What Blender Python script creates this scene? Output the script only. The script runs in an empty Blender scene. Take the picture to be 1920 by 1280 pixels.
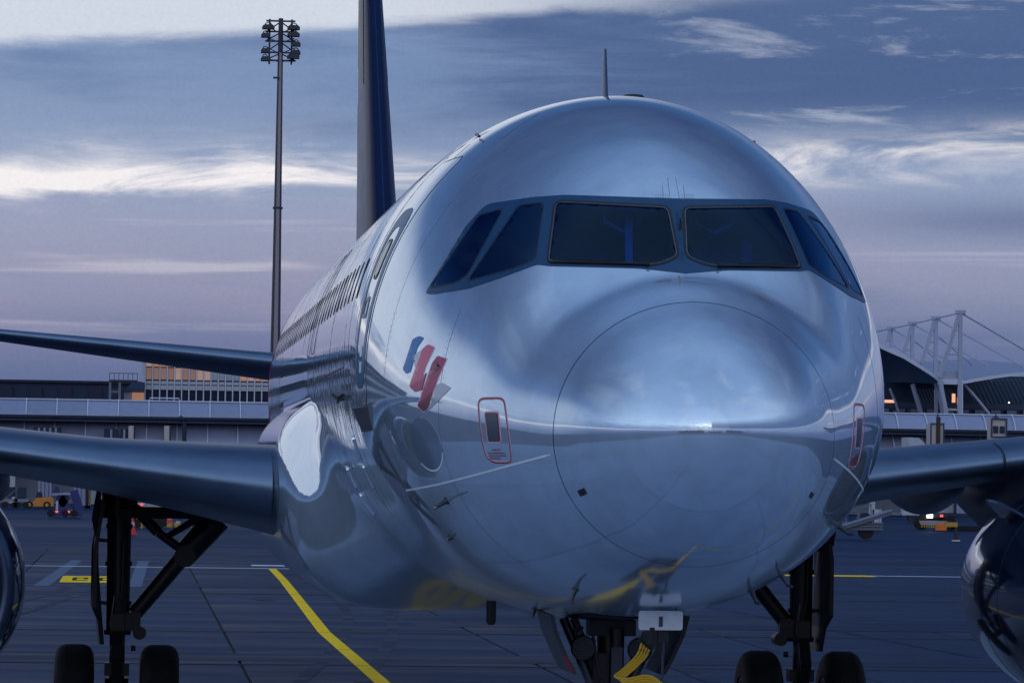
import bpy, bmesh, math, random
import numpy as np
from mathutils import Vector, Matrix
from mathutils.bvhtree import BVHTree
from mathutils.geometry import delaunay_2d_cdt

random.seed(7)
PI = math.pi
scene = bpy.context.scene
COL = scene.collection

# ------------------------------------------------------------------ camera
CAM = np.array([-3.6509, -22.7633, 3.1409])
YAW, PITCH, ROLL, FOC = 0.10234763, 0.03496791, 0.01480549, 6866.93
def cam_axes():
    f = np.array([math.sin(YAW)*math.cos(PITCH), math.cos(YAW)*math.cos(PITCH), math.sin(PITCH)])
    r = np.array([math.cos(YAW), -math.sin(YAW), 0.0]); u = np.cross(r, f)
    c, s = math.cos(ROLL), math.sin(ROLL)
    return c*r+s*u, -s*r+c*u, f
RX, UX, FX = cam_axes()
cd = bpy.data.cameras.new('camera'); cam = bpy.data.objects.new('camera', cd); COL.objects.link(cam)
cam.matrix_world = Matrix(((RX[0], UX[0], -FX[0], CAM[0]), (RX[1], UX[1], -FX[1], CAM[1]),
                           (RX[2], UX[2], -FX[2], CAM[2]), (0, 0, 0, 1)))
cd.sensor_width = 36.0; cd.lens = FOC/1920*36.0; cd.clip_start = 0.5; cd.clip_end = 20000
scene.camera = cam

# ------------------------------------------------------------------ world
SUN_AZ, SUN_EL = math.radians(188), math.radians(5.0)      # low glow behind the photographer
world = bpy.data.worlds.new('World'); scene.world = world; world.use_nodes = True
def build_world():
    nt = world.node_tree; nt.nodes.clear(); N = nt.nodes; L = nt.links
    out = N.new('ShaderNodeOutputWorld'); bg = N.new('ShaderNodeBackground'); bg.inputs['Strength'].default_value = 0.1
    L.new(bg.outputs[0], out.inputs[0])
    sky = N.new('ShaderNodeTexSky'); sky.sky_type = 'NISHITA'; sky.sun_disc = False
    sky.sun_elevation = SUN_EL; sky.sun_rotation = SUN_AZ; sky.air_density = 1.2; sky.dust_density = 2.0; sky.ozone_density = 3.0
    tc = N.new('ShaderNodeTexCoord'); sep = N.new('ShaderNodeSeparateXYZ'); L.new(tc.outputs['Generated'], sep.inputs[0])
    def M(op, a, b=None, c=None, clamp=False):
        n = N.new('ShaderNodeMath'); n.operation = op; n.use_clamp = clamp
        for i, v in enumerate((a, b, c)):
            if v is None: continue
            if isinstance(v, (int, float)): n.inputs[i].default_value = v
            else: L.new(v, n.inputs[i])
        return n.outputs[0]
    def smooth(v, a, b):
        n = N.new('ShaderNodeMapRange'); n.interpolation_type = 'SMOOTHSTEP'; L.new(v, n.inputs[0])
        n.inputs[1].default_value = a; n.inputs[2].default_value = b
        return n.outputs[0]
    def mix(fac, a, b):
        n = N.new('ShaderNodeMix'); n.data_type = 'RGBA'
        if isinstance(fac, (int, float)): n.inputs[0].default_value = fac
        else: L.new(fac, n.inputs[0])
        for s, v in ((6, a), (7, b)):
            if isinstance(v, tuple): n.inputs[s].default_value = (*v, 1)
            else: L.new(v, n.inputs[s])
        return n.outputs[2]
    def noise(vec, scale, detail=5, rough=0.55, dist=0.0):
        n = N.new('ShaderNodeTexNoise'); L.new(vec, n.inputs['Vector']); n.inputs['Scale'].default_value = scale
        n.inputs['Detail'].default_value = detail; n.inputs['Roughness'].default_value = rough; n.inputs['Distortion'].default_value = dist
        return n.outputs[0]
    def comb(a, b, c=0.0):
        n = N.new('ShaderNodeCombineXYZ')
        for i, v in enumerate((a, b, c)):
            if isinstance(v, (int, float)): n.inputs[i].default_value = v
            else: L.new(v, n.inputs[i])
        return n.outputs[0]
    z = sep.outputs[2]
    v = M('ARCSINE', z); u = M('ARCTAN2', sep.outputs[0], sep.outputs[1])
    # deck colour by elevation (radians), then streaks of cloud
    ramp = N.new('ShaderNodeValToRGB'); L.new(M('MULTIPLY', v, 1/1.6, clamp=True), ramp.inputs[0])
    stops = [(0.0, (.075, .115, .25)), (.020, (.10, .14, .30)), (.036, (.16, .195, .36)), (.050, (.26, .295, .45)), (.064, (.29, .345, .51)),
             (.078, (.28, .355, .54)), (.105, (.185, .275, .48)), (.13, (.25, .35, .56)), (.20, (.22, .32, .54)), (.28, (.03, .10, .28)),
             (.42, (.0, .016, .10)), (.58, (.0, .022, .12)), (.72, (.018, .065, .19)), (.86, (.10, .19, .39)), (1.1, (.24, .36, .58)), (1.6, (.29, .41, .64))]
    e = ramp.color_ramp.elements
    e[0].position = 0; e[0].color = (*stops[0][1], 1); e[1].position = 1; e[1].color = (*stops[-1][1], 1)
    for p, c in stops[1:-1]:
        k = e.new(p/1.6); k.color = (*c, 1)
    col = ramp.outputs[0]
    # the half of the sky towards the set sun keeps more light
    west_side = smooth(M('MULTIPLY', sep.outputs[1], -1.0), -.80, .35)
    back = M('MULTIPLY', west_side, smooth(v, .04, .20))
    hi = N.new('ShaderNodeValToRGB'); L.new(M('MULTIPLY', v, 1/1.6, clamp=True), hi.inputs[0]); eh = hi.color_ramp.elements
    eh[0].position = 0; eh[0].color = (.76, .92, 1.16, 1); eh[1].position = 1; eh[1].color = (.26, .39, .64, 1)
    for p_, c_ in ((.18, (1.0, 1.18, 1.40)), (.36, (.66, .83, 1.10)), (.60, (.46, .62, .88)), (1.1, (.32, .46, .70))):
        k_ = eh.new(p_/1.6); k_.color = (*c_, 1)
    col = mix(back, col, hi.outputs[0])
    # glow of bright cloud low on the left, beyond the picture's edge, and the last light behind the photographer
    def blob(u0, su, v0, sv_):
        du = M('DIVIDE', M('SUBTRACT', u, u0), su); dv_ = M('DIVIDE', M('SUBTRACT', v, v0), sv_)
        return M('POWER', 2.718, M('MULTIPLY', M('ADD', M('MULTIPLY', du, du), M('MULTIPLY', dv_, dv_)), -1.0))
    col = mix(M('MULTIPLY', blob(-.56, .31, .12, .11), .95), col, (.95, .96, 1.0))
    # planar cloud texture for the whole dome
    den = M('ADD', M('ABSOLUTE', z), 0.10)
    pl = comb(M('DIVIDE', sep.outputs[0], den), M('DIVIDE', sep.outputs[1], den), 0.37)
    nb = noise(pl, 0.9, 7, .6, .6)
    col = mix(M('MULTIPLY', smooth(nb, .48, .66), M('MULTIPLY', smooth(v, .17, .40), M('ADD', M('MULTIPLY', back, .62), .035))), col, (.72, .82, .98))
    # long low streaks
    st = comb(M('MULTIPLY', u, 7.0), M('MULTIPLY', v, 46.0), 1.3)
    ns = noise(st, 1.0, 8, .58, .35)
    nf = noise(comb(M('MULTIPLY', u, 17.0), M('MULTIPLY', v, 80.0), 4.1), 1.0, 7, .62, .35)
    low = M('SUBTRACT', 1.0, smooth(v, .15, .32))
    darkm = M('MULTIPLY', smooth(ns, .50, .30), M('MULTIPLY', low, smooth(v, .012, .05)))
    col = mix(M('MULTIPLY', darkm, .5), col, (.085, .15, .33))
    # warm-pink tint close to the horizon
    pink = M('MULTIPLY', smooth(noise(comb(M('MULTIPLY', u, 5.0), M('MULTIPLY', v, 30.0), 9.7), 1.0, 3), .42, .66),
             M('MULTIPLY', smooth(v, .02, .045), M('SUBTRACT', 1.0, smooth(v, .05, .09))))
    col = mix(M('MULTIPLY', pink, .38), col, (.40, .35, .49))
    # bright broken band, rising slightly to the right
    uc = M('MINIMUM', M('MAXIMUM', u, -.25), .40)
    bc = M('ADD', M('MULTIPLY', uc, .045), .0785)
    wob = M('MULTIPLY', M('SUBTRACT', nf, .5), .018)
    dv = M('DIVIDE', M('SUBTRACT', M('ADD', v, wob), bc), .0058)
    band = M('POWER', 2.718, M('MULTIPLY', M('MULTIPLY', dv, dv), -1.0))
    nw = noise(comb(M('MULTIPLY', u, 13.0), M('MULTIPLY', v, 60.0), 7.7), 1.0, 6, .6, .8)
    band = M('MULTIPLY', band, smooth(M('ADD', nw, M('MULTIPLY', M('ABSOLUTE', M('SUBTRACT', uc, .085)), .75)), .44, .66))
    thin = M('MULTIPLY', smooth(noise(comb(M('MULTIPLY', u, 6.0), M('MULTIPLY', v, 120.0), 2.9), 1.0, 5, .55, .4), .56, .72), M('MULTIPLY', smooth(v, .03, .045), M('SUBTRACT', 1.0, smooth(v, .062, .078))))
    col = mix(M('MULTIPLY', thin, .6), col, (.60, .57, .68))
    col = mix(M('MULTIPLY', blob(.245, .055, .0690, .0055), .7), col, (.13, .165, .33))
    col = mix(M('MULTIPLY', band, 1.25, clamp=True), col, (.95, .91, .93))
    # slate bank with torn white edges in the higher part, thickening to the right
    bank = M('MULTIPLY', M('MULTIPLY', smooth(v, .083, .104), low), smooth(M('ADD', u, M('MULTIPLY', M('SUBTRACT', ns, .5), .45)), .02, .16))
    col = mix(M('MULTIPLY', bank, .90), col, (.060, .110, .265))
    wisps = M('MULTIPLY', smooth(nf, .56, .72), M('MULTIPLY', smooth(v, .085, .10), M('SUBTRACT', 1.0, smooth(v, .16, .26))))
    wisps = M('MULTIPLY', wisps, M('MULTIPLY', smooth(u, .05, .22), M('SUBTRACT', 1.0, smooth(u, .6, 1.2))))
    col = mix(M('MULTIPLY', wisps, .55), col, (.66, .70, .82))
    # pale cloud top above the grey veil on the left
    edge = M('SUBTRACT', v, M('ADD', M('MULTIPLY', uc, .075), .1145))
    edge = M('ADD', edge, M('MULTIPLY', M('SUBTRACT', nf, .5), .010))
    top = M('MULTIPLY', smooth(edge, -.0015, .0035), M('SUBTRACT', 1.0, smooth(v, .19, .30)))
    top = M('MULTIPLY', top, M('MULTIPLY', smooth(u, -1.2, -.5), M('SUBTRACT', 1.0, smooth(u, .07, .20))))
    col = mix(M('MULTIPLY', top, .85), col, (.74, .78, .87))
    west = blob(-3.05, .30, .16, .05)
    col = mix(M('MULTIPLY', west, smooth(noise(pl, 2.6, 6, .6, .8), .44, .56), clamp=True), col, (2.6, 2.45, 2.4))
    grain = M('ADD', M('MULTIPLY', M('SUBTRACT', noise(tc.outputs['Generated'], 900, 2), .5), .12), 1.0)
    sc = N.new('ShaderNodeVectorMath'); sc.operation = 'SCALE'; L.new(col, sc.inputs[0]); L.new(M('MULTIPLY', grain, 10.0), sc.inputs['Scale'])
    fin = mix(.94, sky.outputs[0], sc.outputs[0])
    L.new(fin, bg.inputs['Color'])
build_world()

sd = bpy.data.lights.new('sun', 'SUN'); sun = bpy.data.objects.new('sun', sd); COL.objects.link(sun)
sd.energy = 0.06; sd.angle = math.radians(60); sd.color = (1.0, .88, .84)
sv = Vector((math.sin(SUN_AZ)*math.cos(SUN_EL), math.cos(SUN_AZ)*math.cos(SUN_EL), math.sin(SUN_EL)))
sun.rotation_euler = sv.to_track_quat('Z', 'Y').to_euler()

vs = scene.view_settings; vs.view_transform = 'Standard'; vs.look = 'None'; vs.gamma = 1.0; vs.exposure = 0.0
vs.use_curve_mapping = False
scene.render.resolution_x = 1024; scene.render.resolution_y = 682
scene.render.engine = 'CYCLES'

# ------------------------------------------------------------------ pixel helpers (photograph is 1920x1280)
def ray(px, py):
    d = FX*FOC + RX*(px-960) + UX*(640-py)
    return d/d[1]
def at(px, py, Y):
    return Vector(CAM + ray(px, py)*(Y-CAM[1]))
def ground(px, py, z=0.0):
    d = ray(px, py); t = (z-CAM[2])/d[2]
    return Vector(CAM + d*t)

# ------------------------------------------------------------------ materials
MATS = {}
def mat(name, color, rough=.5, metal=0.0, coat=0.0, emit=None, estr=0.0, noise_amt=0.0, noise_scale=3.0, bump=0.0, bump_scale=20.0, spec=.5, ior=1.45, tint=None, stretch=None, rand=0.0):
    m = bpy.data.materials.new(name); m.use_nodes = True; nt = m.node_tree; b = nt.nodes['Principled BSDF']; L = nt.links
    b.inputs['Base Color'].default_value = (*color, 1); b.inputs['Roughness'].default_value = rough
    b.inputs['Metallic'].default_value = metal; b.inputs['Coat Weight'].default_value = coat; b.inputs['Coat Roughness'].default_value = .05
    b.inputs['Specular IOR Level'].default_value = spec; b.inputs['IOR'].default_value = ior
    if emit: b.inputs['Emission Color'].default_value = (*emit, 1); b.inputs['Emission Strength'].default_value = estr
    tc = nt.nodes.new('ShaderNodeTexCoord'); vec = tc.outputs['Object']
    if stretch:
        mp = nt.nodes.new('ShaderNodeMapping'); mp.inputs['Scale'].default_value = stretch; L.new(vec, mp.inputs[0]); vec = mp.outputs[0]
    if noise_amt or rand:
        n = nt.nodes.new('ShaderNodeTexNoise'); n.inputs['Scale'].default_value = noise_scale; n.inputs['Detail'].default_value = 7; n.inputs['Roughness'].default_value = .62
        L.new(vec, n.inputs['Vector'])
        mr = nt.nodes.new('ShaderNodeMapRange'); mr.inputs[1].default_value = .25; mr.inputs[2].default_value = .75
        mr.inputs[3].default_value = 1-noise_amt; mr.inputs[4].default_value = 1+noise_amt; L.new(n.outputs[0], mr.inputs[0])
        fac = mr.outputs[0]
        if rand:
            oi = nt.nodes.new('ShaderNodeObjectInfo'); m2 = nt.nodes.new('ShaderNodeMapRange')
            m2.inputs[3].default_value = 1-rand; m2.inputs[4].default_value = 1+rand; L.new(oi.outputs['Random'], m2.inputs[0])
            mm = nt.nodes.new('ShaderNodeMath'); mm.operation = 'MULTIPLY'; L.new(fac, mm.inputs[0]); L.new(m2.outputs[0], mm.inputs[1]); fac = mm.outputs[0]
        s = nt.nodes.new('ShaderNodeVectorMath'); s.operation = 'SCALE'; s.inputs[0].default_value = color; L.new(fac, s.inputs['Scale'])
        L.new(s.outputs[0], b.inputs['Base Color'])
        mr2 = nt.nodes.new('ShaderNodeMapRange'); mr2.inputs[1].default_value = .3; mr2.inputs[2].default_value = .7
        mr2.inputs[3].default_value = max(0, rough*(1-.5*noise_amt)); mr2.inputs[4].default_value = min(1, rough*(1+.8*noise_amt)); L.new(n.outputs[0], mr2.inputs[0])
        L.new(mr2.outputs[0], b.inputs['Roughness'])
    if bump:
        n = nt.nodes.new('ShaderNodeTexNoise'); n.inputs['Scale'].default_value = bump_scale; n.inputs['Detail'].default_value = 3; L.new(vec, n.inputs['Vector'])
        bp = nt.nodes.new('ShaderNodeBump'); bp.inputs['Strength'].default_value = 1.0; bp.inputs['Distance'].default_value = bump; L.new(n.outputs[0], bp.inputs['Height'])
        L.new(bp.outputs[0], b.inputs['Normal'])
    MATS[name] = m
    return m

def paint_material(name='fuselage_paint', wave=1.0, tint=(.55, .68, .84)):
    """glossy pearl-silver airliner paint: faint skin waviness, dust and streaks"""
    m = mat(name, tint, rough=.06, metal=.66, coat=.2)
    nt = m.node_tree; L = nt.links; b = nt.nodes['Principled BSDF']; tc = nt.nodes.new('ShaderNodeTexCoord')
    mp = nt.nodes.new('ShaderNodeMapping'); mp.inputs['Scale'].default_value = (1.0, .45, 1.0); L.new(tc.outputs['Object'], mp.inputs[0])
    n = nt.nodes.new('ShaderNodeTexNoise'); n.inputs['Scale'].default_value = 1.5; n.inputs['Detail'].default_value = 2; L.new(mp.outputs[0], n.inputs['Vector'])
    mp2 = nt.nodes.new('ShaderNodeMapping'); mp2.inputs['Scale'].default_value = (.6, 2.2, .6); L.new(tc.outputs['Object'], mp2.inputs[0])
    n2 = nt.nodes.new('ShaderNodeTexNoise'); n2.inputs['Scale'].default_value = 3.0; n2.inputs['Detail'].default_value = 2; L.new(mp2.outputs[0], n2.inputs['Vector'])
    sp = nt.nodes.new('ShaderNodeSeparateXYZ'); L.new(tc.outputs['Object'], sp.inputs[0])
    aft = nt.nodes.new('ShaderNodeMapRange'); aft.inputs[1].default_value = 4.5; aft.inputs[2].default_value = 8.0; aft.inputs[3].default_value = .03; aft.inputs[4].default_value = 1.0; L.new(sp.outputs[1], aft.inputs[0])
    mu = nt.nodes.new('ShaderNodeMath'); mu.operation = 'MULTIPLY'; L.new(n2.outputs[0], mu.inputs[0]); L.new(aft.outputs[0], mu.inputs[1])
    ad = nt.nodes.new('ShaderNodeMath'); ad.operation = 'MULTIPLY_ADD'; L.new(n.outputs[0], ad.inputs[0]); ad.inputs[1].default_value = .40; L.new(mu.outputs[0], ad.inputs[2])
    bp = nt.nodes.new('ShaderNodeBump'); bp.inputs['Strength'].default_value = 1.0; bp.inputs['Distance'].default_value = .0065*wave; L.new(ad.outputs[0], bp.inputs['Height'])
    L.new(bp.outputs[0], b.inputs['Normal']); L.new(bp.outputs[0], b.inputs['Coat Normal'])
    n3 = nt.nodes.new('ShaderNodeTexNoise'); n3.inputs['Scale'].default_value = 4.0; n3.inputs['Detail'].default_value = 9; n3.inputs['Roughness'].default_value = .68; L.new(tc.outputs['Object'], n3.inputs['Vector'])
    mr = nt.nodes.new('ShaderNodeMapRange'); mr.inputs[1].default_value = .35; mr.inputs[2].default_value = .75; mr.inputs[3].default_value = .02; mr.inputs[4].default_value = .07; L.new(n3.outputs[0], mr.inputs[0])
    # road film on the belly dulls the sheen
    gz = nt.nodes.new('ShaderNodeMapRange'); gz.inputs[1].default_value = 2.75; gz.inputs[2].default_value = 2.0; gz.inputs[3].default_value = 0; gz.inputs[4].default_value = .20; L.new(sp.outputs[2], gz.inputs[0])
    ga = nt.nodes.new('ShaderNodeMath'); ga.operation = 'ADD'; L.new(mr.outputs[0], ga.inputs[0]); L.new(gz.outputs[0], ga.inputs[1])
    L.new(ga.outputs[0], b.inputs['Roughness'])
    # specks of dirt and insect marks
    vo = nt.nodes.new('ShaderNodeTexVoronoi'); vo.inputs['Scale'].default_value = 26; L.new(tc.outputs['Object'], vo.inputs['Vector'])
    lt = nt.nodes.new('ShaderNodeMapRange'); lt.inputs[1].default_value = .05; lt.inputs[2].default_value = .10; lt.inputs[3].default_value = .35; lt.inputs[4].default_value = 1; L.new(vo.outputs['Distance'], lt.inputs[0])
    n4 = nt.nodes.new('ShaderNodeTexNoise'); n4.inputs['Scale'].default_value = 1.7; n4.inputs['Detail'].default_value = 5; L.new(tc.outputs['Object'], n4.inputs['Vector'])
    thr = nt.nodes.new('ShaderNodeMapRange'); thr.inputs[1].default_value = .56; thr.inputs[2].default_value = .62; L.new(n4.outputs[0], thr.inputs[0])
    mx = nt.nodes.new('ShaderNodeMix'); mx.data_type = 'FLOAT'; L.new(thr.outputs[0], mx.inputs[0]); mx.inputs[2].default_value = 1.0; L.new(lt.outputs[0], mx.inputs[3])
    gr = nt.nodes.new('ShaderNodeMapRange'); gr.inputs[1].default_value = .3; gr.inputs[2].default_value = .7; gr.inputs[3].default_value = .90; gr.inputs[4].default_value = 1.06; L.new(n3.outputs[0], gr.inputs[0])
    m3 = nt.nodes.new('ShaderNodeMath'); m3.operation = 'MULTIPLY'; L.new(mx.outputs[0], m3.inputs[0]); L.new(gr.outputs[0], m3.inputs[1])
    s = nt.nodes.new('ShaderNodeVectorMath'); s.operation = 'SCALE'; s.inputs[0].default_value = tint; L.new(m3.outputs[0], s.inputs['Scale'])
    L.new(s.outputs[0], b.inputs['Base Color'])
    return m
PAINT = paint_material()
FAIRPAINT = paint_material('fairing_paint', .12)
mat('wing_grey', (.075, .105, .165), rough=.34, metal=.3, noise_amt=.15, noise_scale=2.5, stretch=(1, .3, 1))
mat('slat_metal', (.15, .215, .32), rough=.34, metal=.8, noise_amt=.12, noise_scale=3)
mat('mask_blue', (.020, .066, .15), rough=.32, coat=.0, spec=.2, noise_amt=.12, noise_scale=5)
mat('gasket', (.012, .012, .016), rough=.5)
mat('pane_rim', (.09, .10, .14), rough=.45, metal=.2)
mat('seam', (.012, .018, .035), rough=.6)
mat('thin_seam', (.05, .07, .11), rough=.6)
mat('teal', (.004, .10, .22), rough=.3, spec=.08)
mat('logo_blue', (.0, .17, .46), rough=.25, spec=.08)
mat('logo_pink', (.60, .07, .20), rough=.25, spec=.22)
mat('logo_magenta', (.36, .006, .12), rough=.25, spec=.20)
mat('logo_edge', (.75, .62, .72), rough=.3)
mat('line_white', (.70, .76, .84), rough=.35)
mat('line_red', (.20, .015, .04), rough=.4)
mat('line_pink', (.72, .36, .46), rough=.4)
mat('hatch_grey', (.035, .055, .095), rough=.35)
mat('panel_oval', (.24, .31, .43), rough=.12, metal=.45)
mat('dark_metal', (.010, .011, .015), rough=.42, metal=.2, noise_amt=.25, noise_scale=12)
mat('mid_metal', (.045, .052, .070), rough=.34, metal=.5, noise_amt=.2, noise_scale=10)
mat('steel', (.45, .47, .50), rough=.2, metal=1.0)
mat('chrome_strut', (.5, .52, .55), rough=.12, metal=1.0)
mat('tyre_rubber', (.006, .006, .008), rough=.75, noise_amt=.2, noise_scale=8, bump=.002, bump_scale=40)
mat('nacelle_navy', (.010, .022, .065), rough=.10, coat=.9, metal=.25, noise_amt=.1, noise_scale=2)
mat('lip_metal', (.06, .08, .13), rough=.30, metal=.8)
mat('fan_dark', (.02, .02, .025), rough=.35, metal=.6)
mat('fin_blue', (.004, .045, .15), rough=.35, spec=.12, noise_amt=.1)
mat('fin_navy', (.002, .010, .055), rough=.35, spec=.12)
mat('fin_white', (.42, .44, .52), rough=.3, coat=.3, noise_amt=.1)
mat('white_panel', (.72, .74, .78), rough=.45, noise_amt=.1, noise_scale=14)
mat('cable_yellow', (.62, .36, .015), rough=.45)
mat('bay_black', (.006, .006, .008), rough=.8)
mat('lens', (.10, .12, .16), rough=.1, metal=.2)
mat('glass_far', (.006, .018, .050), rough=.12, spec=.25)

# ------------------------------------------------------------------ mesh builder
class MB:
    def __init__(self): self.v = []; self.f = []
    def add(self, vs, fs):
        b = len(self.v); self.v += [Vector(p) for p in vs]; self.f += [tuple(b+i for i in f) for f in fs]; return self
    def box(self, c, s, rz=0.0, M=None):
        c = Vector(c); hx, hy, hz = s[0]/2, s[1]/2, s[2]/2
        P = [Vector((x*hx, y*hy, z*hz)) for z in (-1, 1) for x, y in ((-1, -1), (1, -1), (1, 1), (-1, 1))]
        R = M if M is not None else Matrix.Rotation(rz, 3, 'Z')
        return self.add([c + R @ p for p in P], [(3, 2, 1, 0), (4, 5, 6, 7), (0, 1, 5, 4), (1, 2, 6, 5), (2, 3, 7, 6), (3, 0, 4, 7)])
    def bar(self, a, b, w, d=None, up=(0, 0, 1)):
        a, b = Vector(a), Vector(b); d = d or w; t = (b-a).normalized(); u = Vector(up)
        if abs(t.dot(u)) > .98: u = Vector((0, 1, 0))
        s = t.cross(u).normalized(); n = s.cross(t)
        P = [p + s*sx*w/2 + n*sy*d/2 for p in (a, b) for sx, sy in ((-1, -1), (1, -1), (1, 1), (-1, 1))]
        return self.add(P, [(3, 2, 1, 0), (4, 5, 6, 7), (0, 1, 5, 4), (1, 2, 6, 5), (2, 3, 7, 6), (3, 0, 4, 7)])
    def cyl(self, a, b, r0, r1=None, n=16, caps=True):
        a, b = Vector(a), Vector(b); r1 = r0 if r1 is None else r1; t = (b-a).normalized(); u = Vector((0, 0, 1)) if abs(t.z) < .9 else Vector((0, 1, 0))
        s = t.cross(u).normalized(); q = s.cross(t)
        P = [p + (s*math.cos(2*PI*i/n)+q*math.sin(2*PI*i/n))*r for p, r in ((a, r0), (b, r1)) for i in range(n)]
        F = [(i, (i+1) % n, n+(i+1) % n, n+i) for i in range(n)]
        if caps: F += [tuple(range(n-1, -1, -1)), tuple(range(n, 2*n))]
        return self.add(P, F)
    def tube(self, pts, r, n=8):
        pts = [Vector(p) for p in pts]; rings = []
        for i, p in enumerate(pts):
            t = (pts[min(i+1, len(pts)-1)]-pts[max(i-1, 0)]).normalized(); u = Vector((0, 0, 1)) if abs(t.z) < .9 else Vector((0, 1, 0))
            s = t.cross(u).normalized(); q = s.cross(t); rr = r[i] if isinstance(r, (list, tuple)) else r
            rings.append([p+(s*math.cos(2*PI*k/n)+q*math.sin(2*PI*k/n))*rr for k in range(n)])
        return self.loft(rings, True, True)
    def loft(self, rings, closed=True, caps=True):
        n = len(rings[0]); P = [p for r in rings for p in r]; F = []
        for j in range(len(rings)-1):
            for i in range(n if closed else n-1):
                k = (i+1) % n; F.append((j*n+i, j*n+k, (j+1)*n+k, (j+1)*n+i))
        if caps: F += [tuple(range(n-1, -1, -1)), tuple((len(rings)-1)*n+i for i in range(n))]
        return self.add(P, F)
    def lathe(self, c, axis, prof, n=32):
        """prof: list of (along, radius)"""
        c = Vector(c); t = Vector(axis).normalized(); u = Vector((0, 0, 1)) if abs(t.z) < .9 else Vector((1, 0, 0))
        s = t.cross(u).normalized(); q = s.cross(t)
        return self.loft([[c+t*a+(s*math.cos(2*PI*i/n)+q*math.sin(2*PI*i/n))*r for i in range(n)] for a, r in prof], True, False)
    def prism(self, poly, d):
        """poly: 3D outline, d: extrusion vector"""
        d = Vector(d); n = len(poly); P = [Vector(p) for p in poly]+[Vector(p)+d for p in poly]
        return self.add(P, [tuple(range(n-1, -1, -1)), tuple(range(n, 2*n))]+[(i, (i+1) % n, n+(i+1) % n, n+i) for i in range(n)])
    def build(self, name, material, parent=None, smooth=False, origin=None, angle=40, kind=None):
        o0 = Vector(origin) if origin is not None else (root_loc(parent) if parent else Vector((0, 0, 0)))
        me = bpy.data.meshes.new(name); me.from_pydata([tuple(p-o0) for p in self.v], [], self.f); me.update()
        bm = bmesh.new(); bm.from_mesh(me); bmesh.ops.recalc_face_normals(bm, faces=bm.faces); bm.to_mesh(me); bm.free()
        me.materials.append(MATS[material] if isinstance(material, str) else material)
        o = bpy.data.objects.new(name, me); COL.objects.link(o)
        if parent: o.parent = parent
        else: o.location = o0
        if smooth:
            me.shade_smooth()
            if angle < 180: me.set_sharp_from_angle(angle=math.radians(angle))
        if kind: o['kind'] = kind
        return o
def root_loc(o):
    while o.parent: o = o.parent
    return o.location.copy()
def thing(name, loc, label, cat, group=None):
    e = bpy.data.objects.new(name, None); COL.objects.link(e); e.location = Vector(loc); e.empty_display_size = .3
    e['label'] = label; e['category'] = cat
    if group: e['group'] = group
    return e
def tag(o, label, cat, group=None):
    o['label'] = label; o['category'] = cat
    if group: o['group'] = group
    return o
def copy_tree(o, parent=None):
    c = o.copy(); COL.objects.link(c); c.parent = parent
    for ch in list(o.children): copy_tree(ch, c)
    return c

# ------------------------------------------------------------------ ground
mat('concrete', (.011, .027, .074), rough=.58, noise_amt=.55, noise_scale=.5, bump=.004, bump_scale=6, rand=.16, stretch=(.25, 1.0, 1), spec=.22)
mat('concrete_bounce', (.17, .225, .32), rough=.6, noise_amt=.30, noise_scale=.5, bump=.004, bump_scale=6, rand=.10, spec=.2)  # unseen stand slabs made paler so the nose and belly mirror brighter ground
mat('far_apron', (.011, .027, .074), rough=.58, spec=.12, noise_amt=.35, noise_scale=.05, stretch=(.25, 1.0, 1))
mat('joint_dark', (.005, .009, .022), rough=.8)
mat('paint_yellow', (.95, .62, .015), rough=.7, spec=.1, noise_amt=.18, noise_scale=3)
mat('paint_white', (.55, .60, .68), rough=.6, noise_amt=.35, noise_scale=2)
mat('paint_worn', (.06, .10, .19), rough=.6, noise_amt=.45, noise_scale=2)
g = MB().add([(-3000, -1500, -.05), (3000, -1500, -.05), (3000, 6000, -.05), (-3000, 6000, -.05)], [(0, 1, 2, 3)]).build('ground', 'far_apron'); g['kind'] = 'structure'
xs = [-1.9+4.8*i for i in range(-7, 10)]
ys = [-45.5, -34, -22.5, -11, .5, 12, 24, 35.5, 47, 57.2, 67.5, 78.5, 90, 101.5, 113]
apron = MB().add([(xs[0]-.3, ys[0]-.3, -.03), (xs[-1]+.3, ys[0]-.3, -.03), (xs[-1]+.3, ys[-1]+.3, -.03), (xs[0]-.3, ys[-1]+.3, -.03)], [(0, 1, 2, 3)]).build('apron', 'joint_dark'); apron['kind'] = 'structure'
slab_meshes = {}
for j in range(len(ys)-1):
    for i in range(len(xs)-1):
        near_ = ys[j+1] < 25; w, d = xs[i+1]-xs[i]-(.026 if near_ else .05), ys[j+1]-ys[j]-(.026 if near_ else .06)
        cm = 'concrete_bounce' if ys[j+1] < 25 else 'concrete'; k = (round(w, 3), round(d, 3), cm)
        if k not in slab_meshes:
            m = MB(); b_ = .012
            bot = [(-w/2, -d/2, -.028), (w/2, -d/2, -.028), (w/2, d/2, -.028), (-w/2, d/2, -.028)]
            mid = [(x, y, -.006) for x, y, _ in bot]; top = [(x-math.copysign(b_, x), y-math.copysign(b_, y), 0) for x, y, _ in bot]
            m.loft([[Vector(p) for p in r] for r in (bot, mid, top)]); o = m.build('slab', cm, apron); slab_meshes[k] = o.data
        else:
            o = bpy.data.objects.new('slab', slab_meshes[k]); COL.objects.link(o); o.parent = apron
        o.location = ((xs[i]+xs[i+1])/2, (ys[j]+ys[j+1])/2, random.uniform(-.002, .002))
def sheet(name, poly, material, z=.006, parent=apron):
    return MB().add([(x, y, z) for x, y in poly], [tuple(range(len(poly)))]).build(name, material, parent)
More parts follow.
